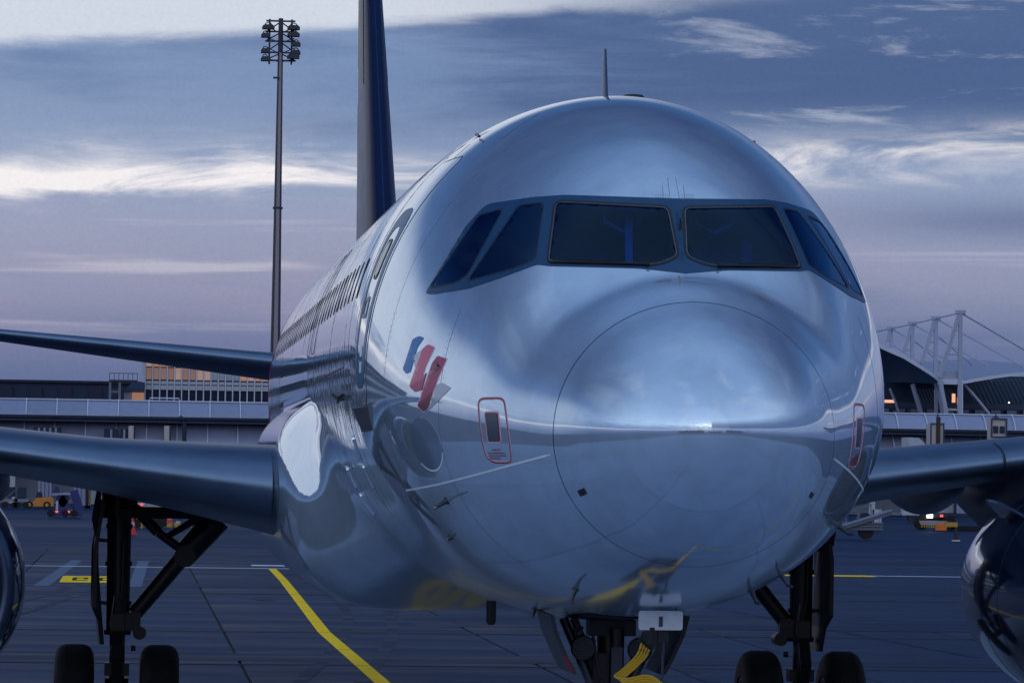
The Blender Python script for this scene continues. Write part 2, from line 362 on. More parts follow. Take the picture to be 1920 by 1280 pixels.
# stained strips along the cross joints
for j, w in ((7, .22), (8, .42), (10, .5), (12, .0)):
    if w: sheet('joint_stain', [(xs[0], ys[j]-w*.5), (xs[-1], ys[j]-w*.5), (xs[-1], ys[j]+w*.5), (xs[0], ys[j]+w*.5)], 'joint_dark', .005)
# tyre-darkened bands that run across the stand
mat('stain', (.0075, .0195, .056), rough=.58, spec=.2, noise_amt=.5, noise_scale=.8, stretch=(.2, 1, 1))
for y0, y1, x0, x1 in ((50, 55.5, 2, 60), (36.5, 39, -33, 60), (72, 75, -33, 60), (104, 109, -33, 40)):
    sheet('tyre_darkened_strip', [(max(x0, xs[0]), y0), (min(x1, xs[-1]), y0), (min(x1, xs[-1]), y1), (max(x0, xs[0]), y1)], 'stain', .004)
rs = random.Random(3)
for k in range(26):
    cx0, cy0 = rs.uniform(-9, 16), rs.choice([rs.uniform(26, 60), rs.uniform(60, 108)]); a0, b0 = rs.uniform(.12, .5), rs.uniform(.4, 2.2)
    sheet('oil_stain', [(cx0+a0*rs.uniform(.6, 1.1)*math.cos(2*PI*i/14), cy0+b0*rs.uniform(.6, 1.1)*math.sin(2*PI*i/14)) for i in range(14)], 'stain', .0065+.0001*k)
def tyre_mark(x0, y0, x1, y1, bow, w_):
    L_, R_ = [], []
    for i in range(25):
        t = i/24; x = x0+(x1-x0)*t+bow*math.sin(PI*t); y = y0+(y1-y0)*t; L_.append((x-w_/2, y)); R_.append((x+w_/2, y))
    MB().add([(x, y, .0072) for x, y in L_]+[(x, y, .0072) for x, y in R_], [(i, i+1, 26+i, 25+i) for i in range(24)]).build('tyre_mark', 'stain', apron)
for a_ in ((-1.5, 28, .8, 88, 1.4, .22), (-.6, 28, 1.7, 88, 1.4, .22), (4.2, 30, 9.5, 100, -1.2, .25), (5.0, 30, 10.4, 100, -1.2, .25), (11, 40, 5.5, 105, .8, .2), (-7.5, 40, -2.6, 110, .9, .22), (-8.3, 40, -3.4, 110, .9, .22)): tyre_mark(*a_)
# lead-in line in dashes of paint between joints
yy = [6.4, 12, 24, 35.4, 40.5, 46.9, 51.5, 57.1, 62, 67.4, 73, 78.4, 90]
for a, b in zip(yy[:-1], yy[1:]):
    xa_, xb_ = (float(np.interp(q_, [30, 47, 58, 78, 90], [.02, 0, .18, .50, .62])) for q_ in (a, b)); sheet('yellow_lead_in_line', [(xa_-.115, a+.04), (xa_+.125, a+.04), (xb_+.125, b-.04), (xb_-.115, b-.04)], 'paint_yellow', .009)
sheet('white_stand_line', [(-33, 89.85), (42, 89.2), (42, 89.75), (-33, 90.4)], 'paint_white', .0095)
sheet('white_dash', [(.1, 92.6), (1.6, 92.6), (1.6, 94.0), (.1, 94.0)], 'paint_white', .009)
sheet('yellow_dash', [(15.4, 88.6), (19.2, 88.5), (19.2, 90.0), (15.4, 89.9)], 'paint_yellow', .012)
sheet('worn_line', [(-6.15, 71.5), (-5.75, 71.5), (-5.25, 97), (-5.6, 97)], 'paint_worn', .008)
sheet('worn_line', [(-3.75, 71.5), (-3.4, 71.5), (-3.1, 97), (-3.45, 97)], 'paint_worn', .008)
# yellow box with dark digits beside the lead-in line
sheet('yellow_box_marking', [(-5.55, 74.6), (-3.9, 74.6), (-3.9, 80.2), (-5.55, 80.2)], 'paint_yellow', .010)
for x0 in (-5.25, -4.55):
    d = MB()
    for (a, b, c, e) in ((0, 0, .42, .5), (0, 2.0, .42, 2.5), (0, 0, .12, 2.5), (.3, 1.2, .42, 2.5)):
        d.add([(x0+a, 76.2+b, .013), (x0+c, 76.2+b, .013), (x0+c, 76.2+e, .013), (x0+a, 76.2+e, .013)], [(0, 1, 2, 3)])
    d.build('dark_digit', 'joint_dark', apron)
sheet('thin_white_line', [(-8, 72.4), (-3.3, 72.4), (-3.3, 72.75), (-8, 72.75)], 'paint_worn', .0085)
sheet('thin_white_line', [(-33, 125.0), (60, 122.0), (60, 122.5), (-33, 125.5)], 'paint_worn', -.044, g)
sheet('thin_white_line', [(-33, 135.0), (60, 133.0), (60, 134.0), (-33, 136)], 'stain', -.044, g)

# ================================================================== AIRLINER
plane = thing('airliner', (0, 0, 0), 'silver-white twin-engine passenger jet parked nose-on, striped emblem on its flank', 'airplane')

TOP = [(0,3.40),(.02,3.54),(.08,3.68),(.2,3.825),(.4,3.97),(.7,4.125),(1.0,4.255),(1.3,4.395),(1.54,4.49),(1.75,4.71),(2.02,5.01),(2.4,5.26),(2.9,5.51),(3.5,5.725),(4.2,5.9),(5,6.015),(6,6.07),(7.5,6.08),(24,6.08),(28,6.06),(32,5.92),(35,5.75),(37.3,5.55)]
BOT = [(0,3.40),(.02,3.26),(.08,3.11),(.2,2.94),(.4,2.775),(.7,2.61),(1.0,2.524),(1.5,2.40),(2,2.30),(2.8,2.18),(3.6,2.10),(4.5,2.045),(5.5,1.99),(7.5,1.945),(22,1.94),(25,2.27),(29,3.2),(33,4.2),(37.3,5.1)]
WID = [(0,0.0),(.02,.15),(.08,.30),(.2,.465),(.4,.64),(.7,.81),(1.0,.93),(1.5,1.14),(2,1.335),(2.5,1.51),(3,1.665),(3.6,1.80),(4.3,1.895),(5,1.945),(6,1.97),(7.5,1.975),(23,1.975),(26,1.88),(30,1.45),(34,.85),(37.3,.25)]
ZCT = [(0,3.40),(.4,3.385),(1,3.385),(2,3.48),(3,3.60),(4,3.75),(5,3.9),(6.5,4.02),(8,4.04),(23,4.04),(27,4.2),(33,4.8),(37.3,5.35)]
EUT = [(0,2.),(1,2.),(1.8,1.9),(2.6,1.86),(4,1.92),(5.5,1.98),(7.5,2.),(37.3,2.)]
def pchip(xs_, ys_, x):
    h = np.diff(xs_); d = np.diff(ys_)/h; m = np.zeros_like(ys_)
    for i in range(1, len(xs_)-1):
        if d[i-1]*d[i] > 0:
            w1 = 2*h[i]+h[i-1]; w2 = h[i]+2*h[i-1]; m[i] = (w1+w2)/(w1/d[i-1]+w2/d[i])
    m[0] = d[0]; m[-1] = d[-1]
    i = np.clip(np.searchsorted(xs_, x)-1, 0, len(xs_)-2); t = (x-xs_[i])/h[i]
    return ys_[i]*(1+2*t)*(1-t)**2+m[i]*h[i]*t*(1-t)**2+ys_[i+1]*t*t*(3-2*t)+m[i+1]*h[i]*t*t*(t-1)
SG = np.linspace(0, math.sqrt(37.3), 3001); DS = SG[1]-SG[0]
def table(T, sig=.035):
    """smooth curve over s = sqrt(station)"""
    a = np.array(T, float); y = pchip(np.sqrt(a[:, 0]), a[:, 1], SG)
    k = int(4*sig/DS); ker = np.exp(-.5*((np.arange(-k, k+1)*DS)/sig)**2); ker /= ker.sum()
    ext = np.concatenate([2*y[0]-y[k:0:-1], y, 2*y[-1]-y[-2:-k-2:-1]])
    return np.convolve(ext, ker, 'valid')
TT, TB, TW, TZ, TE = table(TOP), table(BOT), table(WID), table(ZCT), table(EUT)
def prof(Y):
    s = math.sqrt(max(Y, 0)); return [float(np.interp(s, SG, t)) for t in (TT, TB, TW, TZ, TE)]
_pc = {}
def fus_pt(Y, th):
    if Y not in _pc: _pc[Y] = prof(Y)
    t, b, w, z, n = _pc[Y]; c, s = math.cos(th), math.sin(th)
    if s <= 0: n = 2.0
    cc = math.copysign(abs(c)**(2/n), c); ss = math.copysign(abs(s)**(2/n), s)
    return Vector((w*cc, Y, z+(t-z)*ss if s > 0 else z+(z-b)*ss))
def fus_x(Y, z):
    t, b, w, zc, n = prof(Y)
    q = (z-zc)/(t-zc) if z > zc else (zc-z)/(zc-b)
    if z <= zc: n = 2.0
    return w*max(0, 1-min(1, abs(q))**n)**(1/n)
def surf_yz(Y, z, side=-1):
    """point and outward normal on the flank"""
    p = Vector((side*fus_x(Y, z), Y, z)); e = .01
    a = Vector((side*fus_x(Y+e, z), Y+e, z))-Vector((side*fus_x(Y-e, z), Y-e, z)); b = Vector((side*fus_x(Y, z+e), Y, z+e))-Vector((side*fus_x(Y, z-e), Y, z-e))
    n = a.cross(b).normalized()
    if n.x*side < 0: n = -n
    return p, n
NA = 216
def shell(stations):
    return [[fus_pt(Y, 2*PI*(i+.5)/NA) for i in range(NA)] for Y in stations]
SEAM = 1.0
rad_st = [SEAM*.996*(k/56)**2 for k in range(1, 57)]
m = MB(); m.loft(shell(rad_st), True, False); tip = len(m.v); m.v.append(Vector((0, 0, prof(0)[0])))
m.f += [((i+1) % NA, i, tip) for i in range(NA)]
radome = m.build('radome', PAINT, plane, True, angle=180)
s0, s1 = math.sqrt(SEAM*1.005), math.sqrt(37.3)
st = sorted(set([round(SEAM*1.005, 5)]+[round(1.03+.025*k, 5) for k in range(14)]+[round(1.38+.012*k, 5) for k in range(186)]+[round(3.612+.03*k, 5) for k in range(64)]+[round(5.55+.20*k, 5) for k in range(159)]+[37.3]))
m2 = MB(); m2.loft(shell(st), True, False); m2.f.append(tuple((len(st)-1)*NA+i for i in range(NA)))
fuselage = m2.build('fuselage', PAINT, plane, True, angle=180)
ring = [[fus_pt(Y, 2*PI*(i+.5)/NA)*1.0 for i in range(NA)] for Y in (SEAM*.985, SEAM*1.015)]
c0 = Vector((0, SEAM, prof(SEAM)[3]))
ms = MB(); ms.loft([[c0+(p-c0)*.9945 for p in r] for r in ring], True, False); ms.build('radome_seam', 'seam', radome)
BVH = BVHTree.FromPolygons([tuple(p) for p in m.v]+[tuple(p) for p in m2.v], list(m.f)+[tuple(len(m.v)+i for i in f) for f in m2.f])

# --- things that lie on the skin
def map_px(q):
    o = Vector(CAM); d = Vector(ray(q[0], q[1])).normalized(); h = BVH.ray_cast(o, d)
    if h[0] is None: return None
    n = h[1]; n = -n if n.dot(d) > 0 else n
    p = h[0]; t, b, w, z, e = prof(p.y)
    return p, n
def map_yz(side): return lambda q: surf_yz(q[0], q[1], side)
def mirror(fn):
    def g_(q):
        r = fn(q)
        if r is None: return None
        return Vector((-r[0].x, r[0].y, r[0].z)), Vector((-r[1].x, r[1].y, r[1].z))
    return g_
def rounded(poly, r, n=5):
    out = []; k = len(poly)
    for i in range(k):
        p, a, b = Vector(poly[i]), Vector(poly[i-1]), Vector(poly[(i+1) % k])
        rr = r[i] if isinstance(r, (list, tuple)) else r
        da, db = (a-p), (b-p); ra = min(rr, da.length*.48); rb = min(rr, db.length*.48)
        A, B = p+da.normalized()*ra, p+db.normalized()*rb
        for j in range(n+1):
            t = j/n; out.append(tuple(A*(1-t)**2+p*2*t*(1-t)+B*t*t))
    return out
def inset(poly, d):
    """shrink a polygon about each edge"""
    k = len(poly); P = [Vector(p) for p in poly]; area = sum(P[i].x*P[(i+1) % k].y-P[(i+1) % k].x*P[i].y for i in range(k)); sg = 1 if area > 0 else -1
    out = []
    for i in range(k):
        e1 = (P[i]-P[i-1]).normalized(); e2 = (P[(i+1) % k]-P[i]).normalized()
        n1 = Vector((-e1.y, e1.x))*sg; n2 = Vector((-e2.y, e2.x))*sg; b = n1+n2
        b = b/max(.3, 1+n1.dot(n2)); out.append(tuple(P[i]+b*d))
    return out
def patch(name, poly, fn, off, material, parent, step, holes=(), skirt=.008):
    """a skin-hugging panel: outline in 2D, mapped to the surface, raised by off, with an edge of its own"""
    def dense(pl):
        o = []
        for i in range(len(pl)):
            a, b = Vector(pl[i]), Vector(pl[(i+1) % len(pl)]); k = max(1, int((b-a).length/step))
            o += [a+(b-a)*j/k for j in range(k)]
        return o
    B = dense(poly); pts = list(B); edges = [(i, (i+1) % len(B)) for i in range(len(B))]; faces = []
    for hpoly in holes:
        H = dense(hpoly); b0 = len(pts); pts += H; edges += [(b0+i, b0+(i+1) % len(H)) for i in range(len(H))]
    def inside(p, pl):
        c = False; k = len(pl)
        for i in range(k):
            x1, y1 = pl[i]; x2, y2 = pl[(i+1) % k]
            if (y1 > p[1]) != (y2 > p[1]) and p[0] < (x2-x1)*(p[1]-y1)/(y2-y1)+x1: c = not c
        return c
    def near(p, pl): return min((Vector(p)-q).length for q in pl) < step*.55
    x0, x1 = min(p[0] for p in poly), max(p[0] for p in poly); y0, y1 = min(p[1] for p in poly), max(p[1] for p in poly)
    yy_ = y0+step/2; HD = [dense(h) for h in holes]
    while yy_ < y1:
        xx = x0+step/2
        while xx < x1:
            p = (xx, yy_)
            if inside(p, poly) and not any(inside(p, h) for h in holes) and not near(p, B) and not any(near(p, h) for h in HD): pts.append(Vector(p))
            xx += step
        yy_ += step
    vs_, es_, fs_, *_ = delaunay_2d_cdt(pts, edges, [], 0, 1e-6)
    keep = []
    for f in fs_:
        c = sum((vs_[i] for i in f), Vector((0, 0)))/len(f)
        if inside(tuple(c), poly) and not any(inside(tuple(c), h) for h in holes): keep.append(tuple(f))
    R = [fn(tuple(v_)) for v_ in vs_]
    mb = MB(); ok = [r is not None for r in R]
    top = [r[0]+r[1]*off if r else Vector((0, 0, 0)) for r in R]; low = [r[0]+r[1]*(off-skirt) if r else Vector((0, 0, 0)) for r in R]
    F = []
    for f in keep:
        if all(ok[i] for i in f):
            nn = (top[f[1]]-top[f[0]]).cross(top[f[2]]-top[f[0]])
            F.append(f if nn.dot(R[f[0]][1]) > 0 else tuple(reversed(f)))
    cnt = {}
    for f in F:
        for i in range(len(f)):
            cnt.setdefault(frozenset((f[i], f[(i+1) % len(f)])), []).append((f[i], f[(i+1) % len(f)]))
    used = sorted({i for f in F for i in f}); idx = {v_: k for k, v_ in enumerate(used)}
    verts = [top[i] for i in used]; faces = [tuple(idx[i] for i in f) for f in F]; nsm = len(faces)
    for e_, l_ in cnt.items():
        if len(l_) == 1:
            a, b = l_[0]; k = len(verts); verts += [top[a], top[b], low[b], low[a]]; faces.append((k+1, k, k+3, k+2))
    o0 = root_loc(parent); me = bpy.data.meshes.new(name); me.from_pydata([tuple(p-o0) for p in verts], [], faces)
    me.materials.append(MATS[material] if isinstance(material, str) else material); me.update(); me.shade_smooth()
    o = bpy.data.objects.new(name, me); COL.objects.link(o); o.parent = parent
    return o
def strip(name, pts, fn, width, material, parent, off=.003, step=None, closed=False):
    """a line of given width laid on the skin"""
    if step:
        P = []; n = len(pts)
        for i in range(n if closed else n-1):
            a, b = Vector(pts[i]), Vector(pts[(i+1) % n]); k = max(1, int((b-a).length/step)); P += [a+(b-a)*j/k for j in range(k)]
        if not closed: P.append(Vector(pts[-1]))
    else: P = [Vector(p) for p in pts]
    R = [fn(tuple(p)) for p in P]; R = [r for r in R if r]
    mb = MB(); n = len(R); V = []
    for i in range(n):
        a = R[i-1 if closed else max(i-1, 0)][0]; b = R[(i+1) % n if closed else min(i+1, n-1)][0]
        t = (b-a).normalized(); s = t.cross(R[i][1]).normalized()*width/2; u = R[i][1]*off
        V += [R[i][0]-s-u, R[i][0]-s+u, R[i][0]+s+u, R[i][0]+s-u]
    F = []
    for i in range(n if closed else n-1):
        j = (i+1) % n
        for k in range(3): F.append((i*4+k, i*4+k+1, j*4+k+1, j*4+k))
    mb.add(V, F)
    return mb.build(name, material, parent)

# --- cockpit: blue mask, panes, gaskets, wipers (starboard side traced, port mirrored)
CL = 1276
mask = [(797,551),(806,536),(874,424),(912,383),(1000,370),(1060,366),(1270,373)]
mask_low = [(1290,513),(1200,503),(1030,499),(1006,496),(945,519),(880,541),(812,552)]
def mask_half(fn, name, side):
    return None
full = mask+[(1281,373),(1284,513)]+mask_low[0:]
def glass_material(name='cockpit_glass', ior=1.5):
    m_ = bpy.data.materials.new(name); m_.use_nodes = True; nt = m_.node_tree; nt.nodes.clear(); L = nt.links
    out = nt.nodes.new('ShaderNodeOutputMaterial'); tr_ = nt.nodes.new('ShaderNodeBsdfTransparent'); tr_.inputs[0].default_value = (.16, .42, .86, 1)
    gl = nt.nodes.new('ShaderNodeBsdfGlossy'); gl.inputs['Roughness'].default_value = .02; gl.inputs[0].default_value = (.38, .66, 1, 1)
    fr = nt.nodes.new('ShaderNodeFresnel'); fr.inputs[0].default_value = ior; mx = nt.nodes.new('ShaderNodeMixShader')
    L.new(fr.outputs[0], mx.inputs[0]); L.new(tr_.outputs[0], mx.inputs[1]); L.new(gl.outputs[0], mx.inputs[2]); L.new(mx.outputs[0], out.inputs[0])
    MATS[name] = m_
glass_material(); glass_material('side_glass', 2.5)
ws = [(1043,379),(1252,390),(1270,481),(1233,497),(1029,491)]
w2 = [(972,386),(1020,380),(1004,486),(965,503),(876,528)]
w3 = [(897,404),(945,391),(878,515),(856,530),(806,540)]
def map_half(q):
    r_ = map_px(q)
    if r_ and r_[0].x > 0: r_ = (Vector((0, r_[0].y, r_[0].z)), Vector((0, r_[1].y, r_[1].z)).normalized())
    return r_
mirrored = lambda q: mirror(map_px)(q)
# open the shell behind the mask so that the cockpit shows through the panes
mask_poly = [tuple(p) for p in mask+mask_low]
pane_polys = [ws, w2, w3]
def pt_in(p, pl):
    c = False; k = len(pl)
    for i in range(k):
        x1, y1 = pl[i]; x2, y2 = pl[(i+1) % k]
        if (y1 > p[1]) != (y2 > p[1]) and p[0] < (x2-x1)*(p[1]-y1)/(y2-y1)+x1: c = not c
    return c
def to_px(P_):
    d = np.array(P_)-CAM; w_ = d@FX
    return 960+FOC*(d@RX)/w_, 640-FOC*(d@UX)/w_
hole_poly = inset(mask_poly, 1.4)
def in_hole(P_):
    return pt_in(to_px((-abs(P_[0]), P_[1], P_[2])), hole_poly)
bmh = bmesh.new(); bmh.from_mesh(fuselage.data)
flag = {v_: (1.2 < v_.co.y < 4.2 and v_.co.z > 4.2 and in_hole(v_.co)) for v_ in bmh.verts}
dead = [f for f in bmh.faces if len(f.verts) == 4 and all(flag[v_] for v_ in f.verts)]
bmesh.ops.delete(bmh, geom=dead, context='FACES'); bmh.to_mesh(fuselage.data); bmh.free(); fuselage.data.shade_smooth()
# dark lining inside the shell, with the same openings
lin = MB(); sts = [1.35+.05*k for k in range(56)]; base_rings = [[fus_pt(Y, 2*PI*(i+.5)/NA) for i in range(NA)] for Y in sts]
axis_z = 4.3
inner = [[Vector((p.x*.965, p.y, axis_z+(p.z-axis_z)*.965)) for p in r] for r in base_rings]
for j in range(len(sts)-1):
    for i in range(NA):
        k = (i+1) % NA; quad_o = [base_rings[j][i], base_rings[j][k], base_rings[j+1][k], base_rings[j+1][i]]
        if any(1.2 < p.y < 4.2 and p.z > 4.2 and in_hole(p) for p in quad_o): continue
        lin.add([inner[j][i], inner[j][k], inner[j+1][k], inner[j+1][i]], [(0, 1, 2, 3)])
mat('cabin_lining', (.05, .09, .18), rough=.8)
mat('cockpit_grey', (.13, .20, .34), rough=.6, noise_amt=.2, noise_scale=6)
mat('cockpit_dark', (.018, .035, .08), rough=.6)
mat('vest_pink', (.55, .05, .22), rough=.6)
lining = lin.build('cockpit_lining', 'cabin_lining', fuselage, True)
MB().prism([Vector((p.x*.95, 4.0, axis_z+(p.z-axis_z)*.95)) for p in [fus_pt(4.0, 2*PI*i/64) for i in range(64)]], (0, .05, 0)).build('cockpit_bulkhead', 'cockpit_dark', fuselage)
MB().prism([(-1.2, 2.0, 3.72), (1.2, 2.0, 3.72), (1.62, 3.2, 3.72), (1.70, 3.98, 3.72), (-1.70, 3.98, 3.72), (-1.62, 3.2, 3.72)], (0, 0, .05)).build('cockpit_floor', 'cockpit_dark', fuselage)
gs = MB(); gs.loft([[Vector((x, 1.98+.10*abs(x)**2, 4.50)), Vector((x, 2.45+.16*abs(x), 4.56)), Vector((x, 2.48+.16*abs(x), 4.30)), Vector((x, 2.0+.10*abs(x)**2, 4.30))] for x in (-.95, -.6, -.2, .2, .6, .95)]); gs.build('glareshield', 'cockpit_grey', fuselage)
for sx in (-1, 1):
    seat = MB(); cxs = sx*.54
    seat.prism([(cxs-.24, 3.25, 4.0), (cxs+.24, 3.25, 4.0), (cxs+.24, 3.25, 4.70), (cxs+.15, 3.25, 4.80), (cxs-.15, 3.25, 4.80), (cxs-.24, 3.25, 4.70)], (0, .14, .0)); seat.build('pilot_seat', 'cockpit_grey', fuselage)
    MB().box((cxs, 3.27, 4.90), (.24, .10, .16)).build('headrest', 'cockpit_dark', fuselage)
    MB().tube([(cxs-sx*.30, 2.30, 4.98), (cxs-sx*.34, 2.32, 4.86), (cxs-sx*.22, 2.30, 4.80), (cxs-sx*.10, 2.30, 4.86), (cxs-sx*.08, 2.33, 4.98)], .016, 8).build('sun_visor_rail', 'cockpit_grey', fuselage, True)
MB().bar((-.28, 2.25, 4.56), (-.28, 2.30, 4.95), .05, .03).build('window_post_handle', 'cockpit_grey', fuselage)
MB().box((.60, 2.62, 4.66), (.07, .04, .22)).build('pink_tag', 'vest_pink', fuselage)
MB().box((0, 3.0, 5.12), (.6, .9, .10)).build('overhead_panel', 'cockpit_grey', fuselage)
for side, fn in ((-1, map_px), (1, mirrored)):
    poly = [(p[0], p[1]) for p in rounded(mask+mask_low, [10, 6, 10, 14, 6, 6, .5, .5, 6, 6, 6, 6, 6, 6], 3)]
    mk = patch('windshield_surround', poly, map_half if side < 0 else mirror(map_half), .004, 'mask_blue', plane, 9, holes=[rounded(inset(w_, 1.0), 9, 4) for w_ in (ws, w2, w3)], skirt=.035)
    strip('windshield_gasket', rounded(inset(ws, -2.2), [14, 14, 12, 20, 12], 4), fn, .017, 'gasket', mk, .008, 6, True)
    strip('windshield_rim', rounded(inset(ws, .4), [12, 12, 10, 18, 10], 4), fn, .007, 'pane_rim', mk, .010, 6, True)
    patch('windshield_pane', rounded(inset(ws, -.6), [11, 11, 9, 17, 9], 4), fn, .001, 'cockpit_glass', mk, 7, skirt=.002)
    for w_ in (w2, w3):
        strip('side_window_gasket', rounded(inset(w_, -.3), 9, 4), fn, .010, 'seam', mk, .006, 6, True)
        patch('side_window_pane', rounded(inset(w_, -.6), 8, 4), fn, .001, 'side_glass', mk, 7, skirt=.002)
    # wiper
    wp = MB()
    q = [fn(p) for p in ((1216,499),(1160,496.5),(1085,494.5),(1030,493.5))]
    wp.tube([r[0]+r[1]*.018 for r in q], [.010, .009, .007, .004], 8)
    q2 = [fn(p) for p in ((1172,493),(1085,490),(1040,489))]
    wp.tube([r[0]+r[1]*.016 for r in q2], .004, 6)
    r0 = fn((1214, 499)); wp.cyl(r0[0], r0[0]+r0[1]*.03, .018, .012, 12)
    wp.build('wiper', 'dark_metal', plane, True)
# centre post fittings
r0 = map_px((1275, 428)); MB().tube([r0[0]+r0[1]*.01+Vector((0, 0, .06)), r0[0]+r0[1]*.03+Vector((0, 0, .02)), r0[0]+r0[1]*.02-Vector((0, 0, .02))], .008, 6).build('ice_probe', 'gasket', plane, True)
rv = MB()
def rivet(px, py, s=.0030):
    r_ = map_px((px, py))
    if r_: rv.cyl(r_[0]-r_[1]*.002, r_[0]+r_[1]*.0025, s, s*.8, 6)
for k in range(13): rivet(1252+.35*k, 335+3.0*k)
for k in range(13): rivet(1267+.55*k, 335+3.0*k)
for k in range(8): rivet(1242+.2*k, 349+3.1*k); rivet(1281+.45*k, 349+3.1*k)
for k in range(6): rivet(1230+4.5*k, 366); rivet(1230+4.5*k, 370.5); rivet(1279+4*k, 366); rivet(1279+4*k, 370.5)
for k in range(12): rivet(1272+.9*k, 384+9.3*k, .004)
rv.build('rivet_rows', 'seam', fuselage)['kind'] = 'stuff'

# --- emblem of three slanting bars and their shadow folds
logo = [('emblem_bar', [(786,629.5),(795.5,633),(783,651),(770,697),(762,701),(755.5,692),(774,636)], 'logo_blue', 0),
        ('emblem_bar', [(803,645.5),(815.5,651),(800,683),(784,731),(779,735),(768,724),(792,655)], 'logo_pink', 1),
        ('emblem_bar', [(821,667),(838,672.5),(821,710),(804,764),(795,772),(783,761),(811,680)], 'logo_magenta', 1),
        ('emblem_fold', [(829,717),(846,727),(805,768),(797,771),(818,722)], 'panel_oval', 0),
        ('emblem_fold', [(792,655),(774,668),(779,690),(784,680)], 'panel_oval', 0)]
for nm, pl, mt, ed in logo:
    if ed: patch('emblem_edge', rounded(inset(pl, -1.1), 3, 3), map_px, .0015, 'logo_edge', fuselage, 5, skirt=.003)
    patch(nm, rounded(pl, 3, 3), map_px, .003, mt, fuselage, 5, skirt=.004)
# darker fold triangles on the two red bars
patch('emblem_fold', [(800,699),(791,731.5),(779,734),(770,725)], map_px, .0042, 'logo_magenta', fuselage, 5, skirt=.004)
patch('emblem_fold', [(812,733),(803,763),(795,771),(785,760)], map_px, .0042, mat('emblem_dark', (.10, .004, .03), rough=.28, spec=.25), fuselage, 5, skirt=.004)
patch('emblem_fold', [(818,676),(827,689),(811,702)], map_px, .0042, 'emblem_dark', fuselage, 5, skirt=.004)

# --- hatch with red outline (both sides), text strokes, oval panel, white line
for side, fn in ((-1, map_px), (1, mirrored)):
    outer = rounded([(896,747),(945,746),(952,800),(960,867),(915,868),(902,820)], [14, 12, 40, 10, 22, 40], 5)
    strip('hatch_outline', outer, fn, .020, 'line_pink', fuselage, .0022, 4, True)
    strip('hatch_outline', outer, fn, .010, 'line_red', fuselage, .0034, 4, True)
    inner = rounded([(909,773),(934,773),(939.5,828),(915.5,828)], 4, 4)
    strip('hatch_outline', inner, fn, .018, 'line_pink', fuselage, .0022, 4, True)
    patch('hatch', inset(inner, .4), fn, .003, 'line_red', fuselage, 5, skirt=.004)
    patch('hatch', inset(inner, 2.0), fn, .005, 'hatch_grey', fuselage, 5, skirt=.006)
    tx = MB()
    for (x0, x1, y) in ((923,937,843), (915.5,948,849), (916.5,949,854.2), (918,938,859)):
        x = x0
        while x < x1:
            w_ = random.uniform(1.0, 2.4); r_ = fn((x+w_/2, y)); r2 = fn((x+w_, y))
            if r_:
                t_ = (r2[0]-r_[0]).normalized(); tx.box(r_[0]+r_[1]*.001, (.0036*w_*.85, .003, .0115), M=Matrix((t_, r_[1], t_.cross(r_[1]))).transposed())
            x += w_+.7
    tx.build('hatch_print', 'line_red', fuselage)['kind'] = 'stuff'
    ov = [(800+27*math.cos(t)*1.0+(math.sin(t))*13, 832+50*math.sin(t)) for t in [2*PI*k/40 for k in range(40)]]
    patch('oval_panel', ov, fn, .0025, 'panel_oval', fuselage, 8, skirt=.004)
    strip('oval_panel_edge', ov[2:16], fn, .014, 'line_white', fuselage, .0028, 4)
    strip('white_line', [(1040,849.5),(960,871),(880,893),(820,908),(790,914),(762,919)], fn, .014, 'line_white', fuselage, .0025, 8)
for Y in (2.62, 3.9):
    strip('skin_joint', [(Y, z) for z in np.linspace(prof(Y)[1]+.25, 4.25 if Y < 3 else prof(Y)[0]-.15, 34)], map_yz(-1), .0035, 'thin_seam', fuselage, .0010)
    strip('skin_joint', [(Y, z) for z in np.linspace(prof(Y)[1]+.25, 4.25 if Y < 3 else prof(Y)[0]-.15, 34)], map_yz(1), .0035, 'thin_seam', fuselage, .0010)
fs = MB()
for Y in (2.585, 2.655, 3.865, 3.935):
    z = prof(Y)[1]+.3
    while z < min(4.3, prof(Y)[0]-.2):
        p_, n_ = surf_yz(Y, z, -1); fs.cyl(p_-n_*.001, p_+n_*.0012, .0028, n=5); z += .045
fs.build('fastener_rows', 'thin_seam', fuselage)['kind'] = 'stuff'
# grey belly seam, static-port plates, probes
for px, py, dx, dy, w_, h_ in ((1092,922,12,-5.5,.048,.028), (1521,928,6,7,.040,.034)):
    a, b = map_px((px, py)), map_px((px+dx, py+dy)); t_ = (b[0]-a[0]).normalized(); n_ = a[1]; t_ = (t_-n_*t_.dot(n_)).normalized()
    MB().box(a[0]+n_*.002, (w_*2.0, .008, w_*.9), M=Matrix((t_, n_, t_.cross(n_))).transposed()).build('static_port_plate', 'gasket', fuselage)
def probe(px, py, length=.16, lean=.10, d=(0, -1, 0)):
    r_ = map_px((px, py))
    if not r_: return
    p, n_ = r_; e = p+n_*lean; mb = MB()
    mb.tube([p-n_*.01, p+n_*lean*.6, e], [.022, .014, .011], 8)
    mb.tube([e+Vector((0, .03, 0)), e+Vector(d)*length*.6, e+Vector(d)*length], [.011, .011, .007], 8)
    mb.box(p+n_*.003, (.05, .05, .005), M=Matrix((Vector((1, 0, 0)).cross(n_).cross(n_).normalized(), Vector((1, 0, 0)).cross(n_).normalized(), n_)).transposed())
    mb.build('probe', 'mid_metal', fuselage, True)
for q in ((838,938), (1079,1104), (1408,1105), (1464,1075), (1572,985)): probe(*q)
probe(846, 1006, .05, .03); probe(1003, 1140, .05, .06)

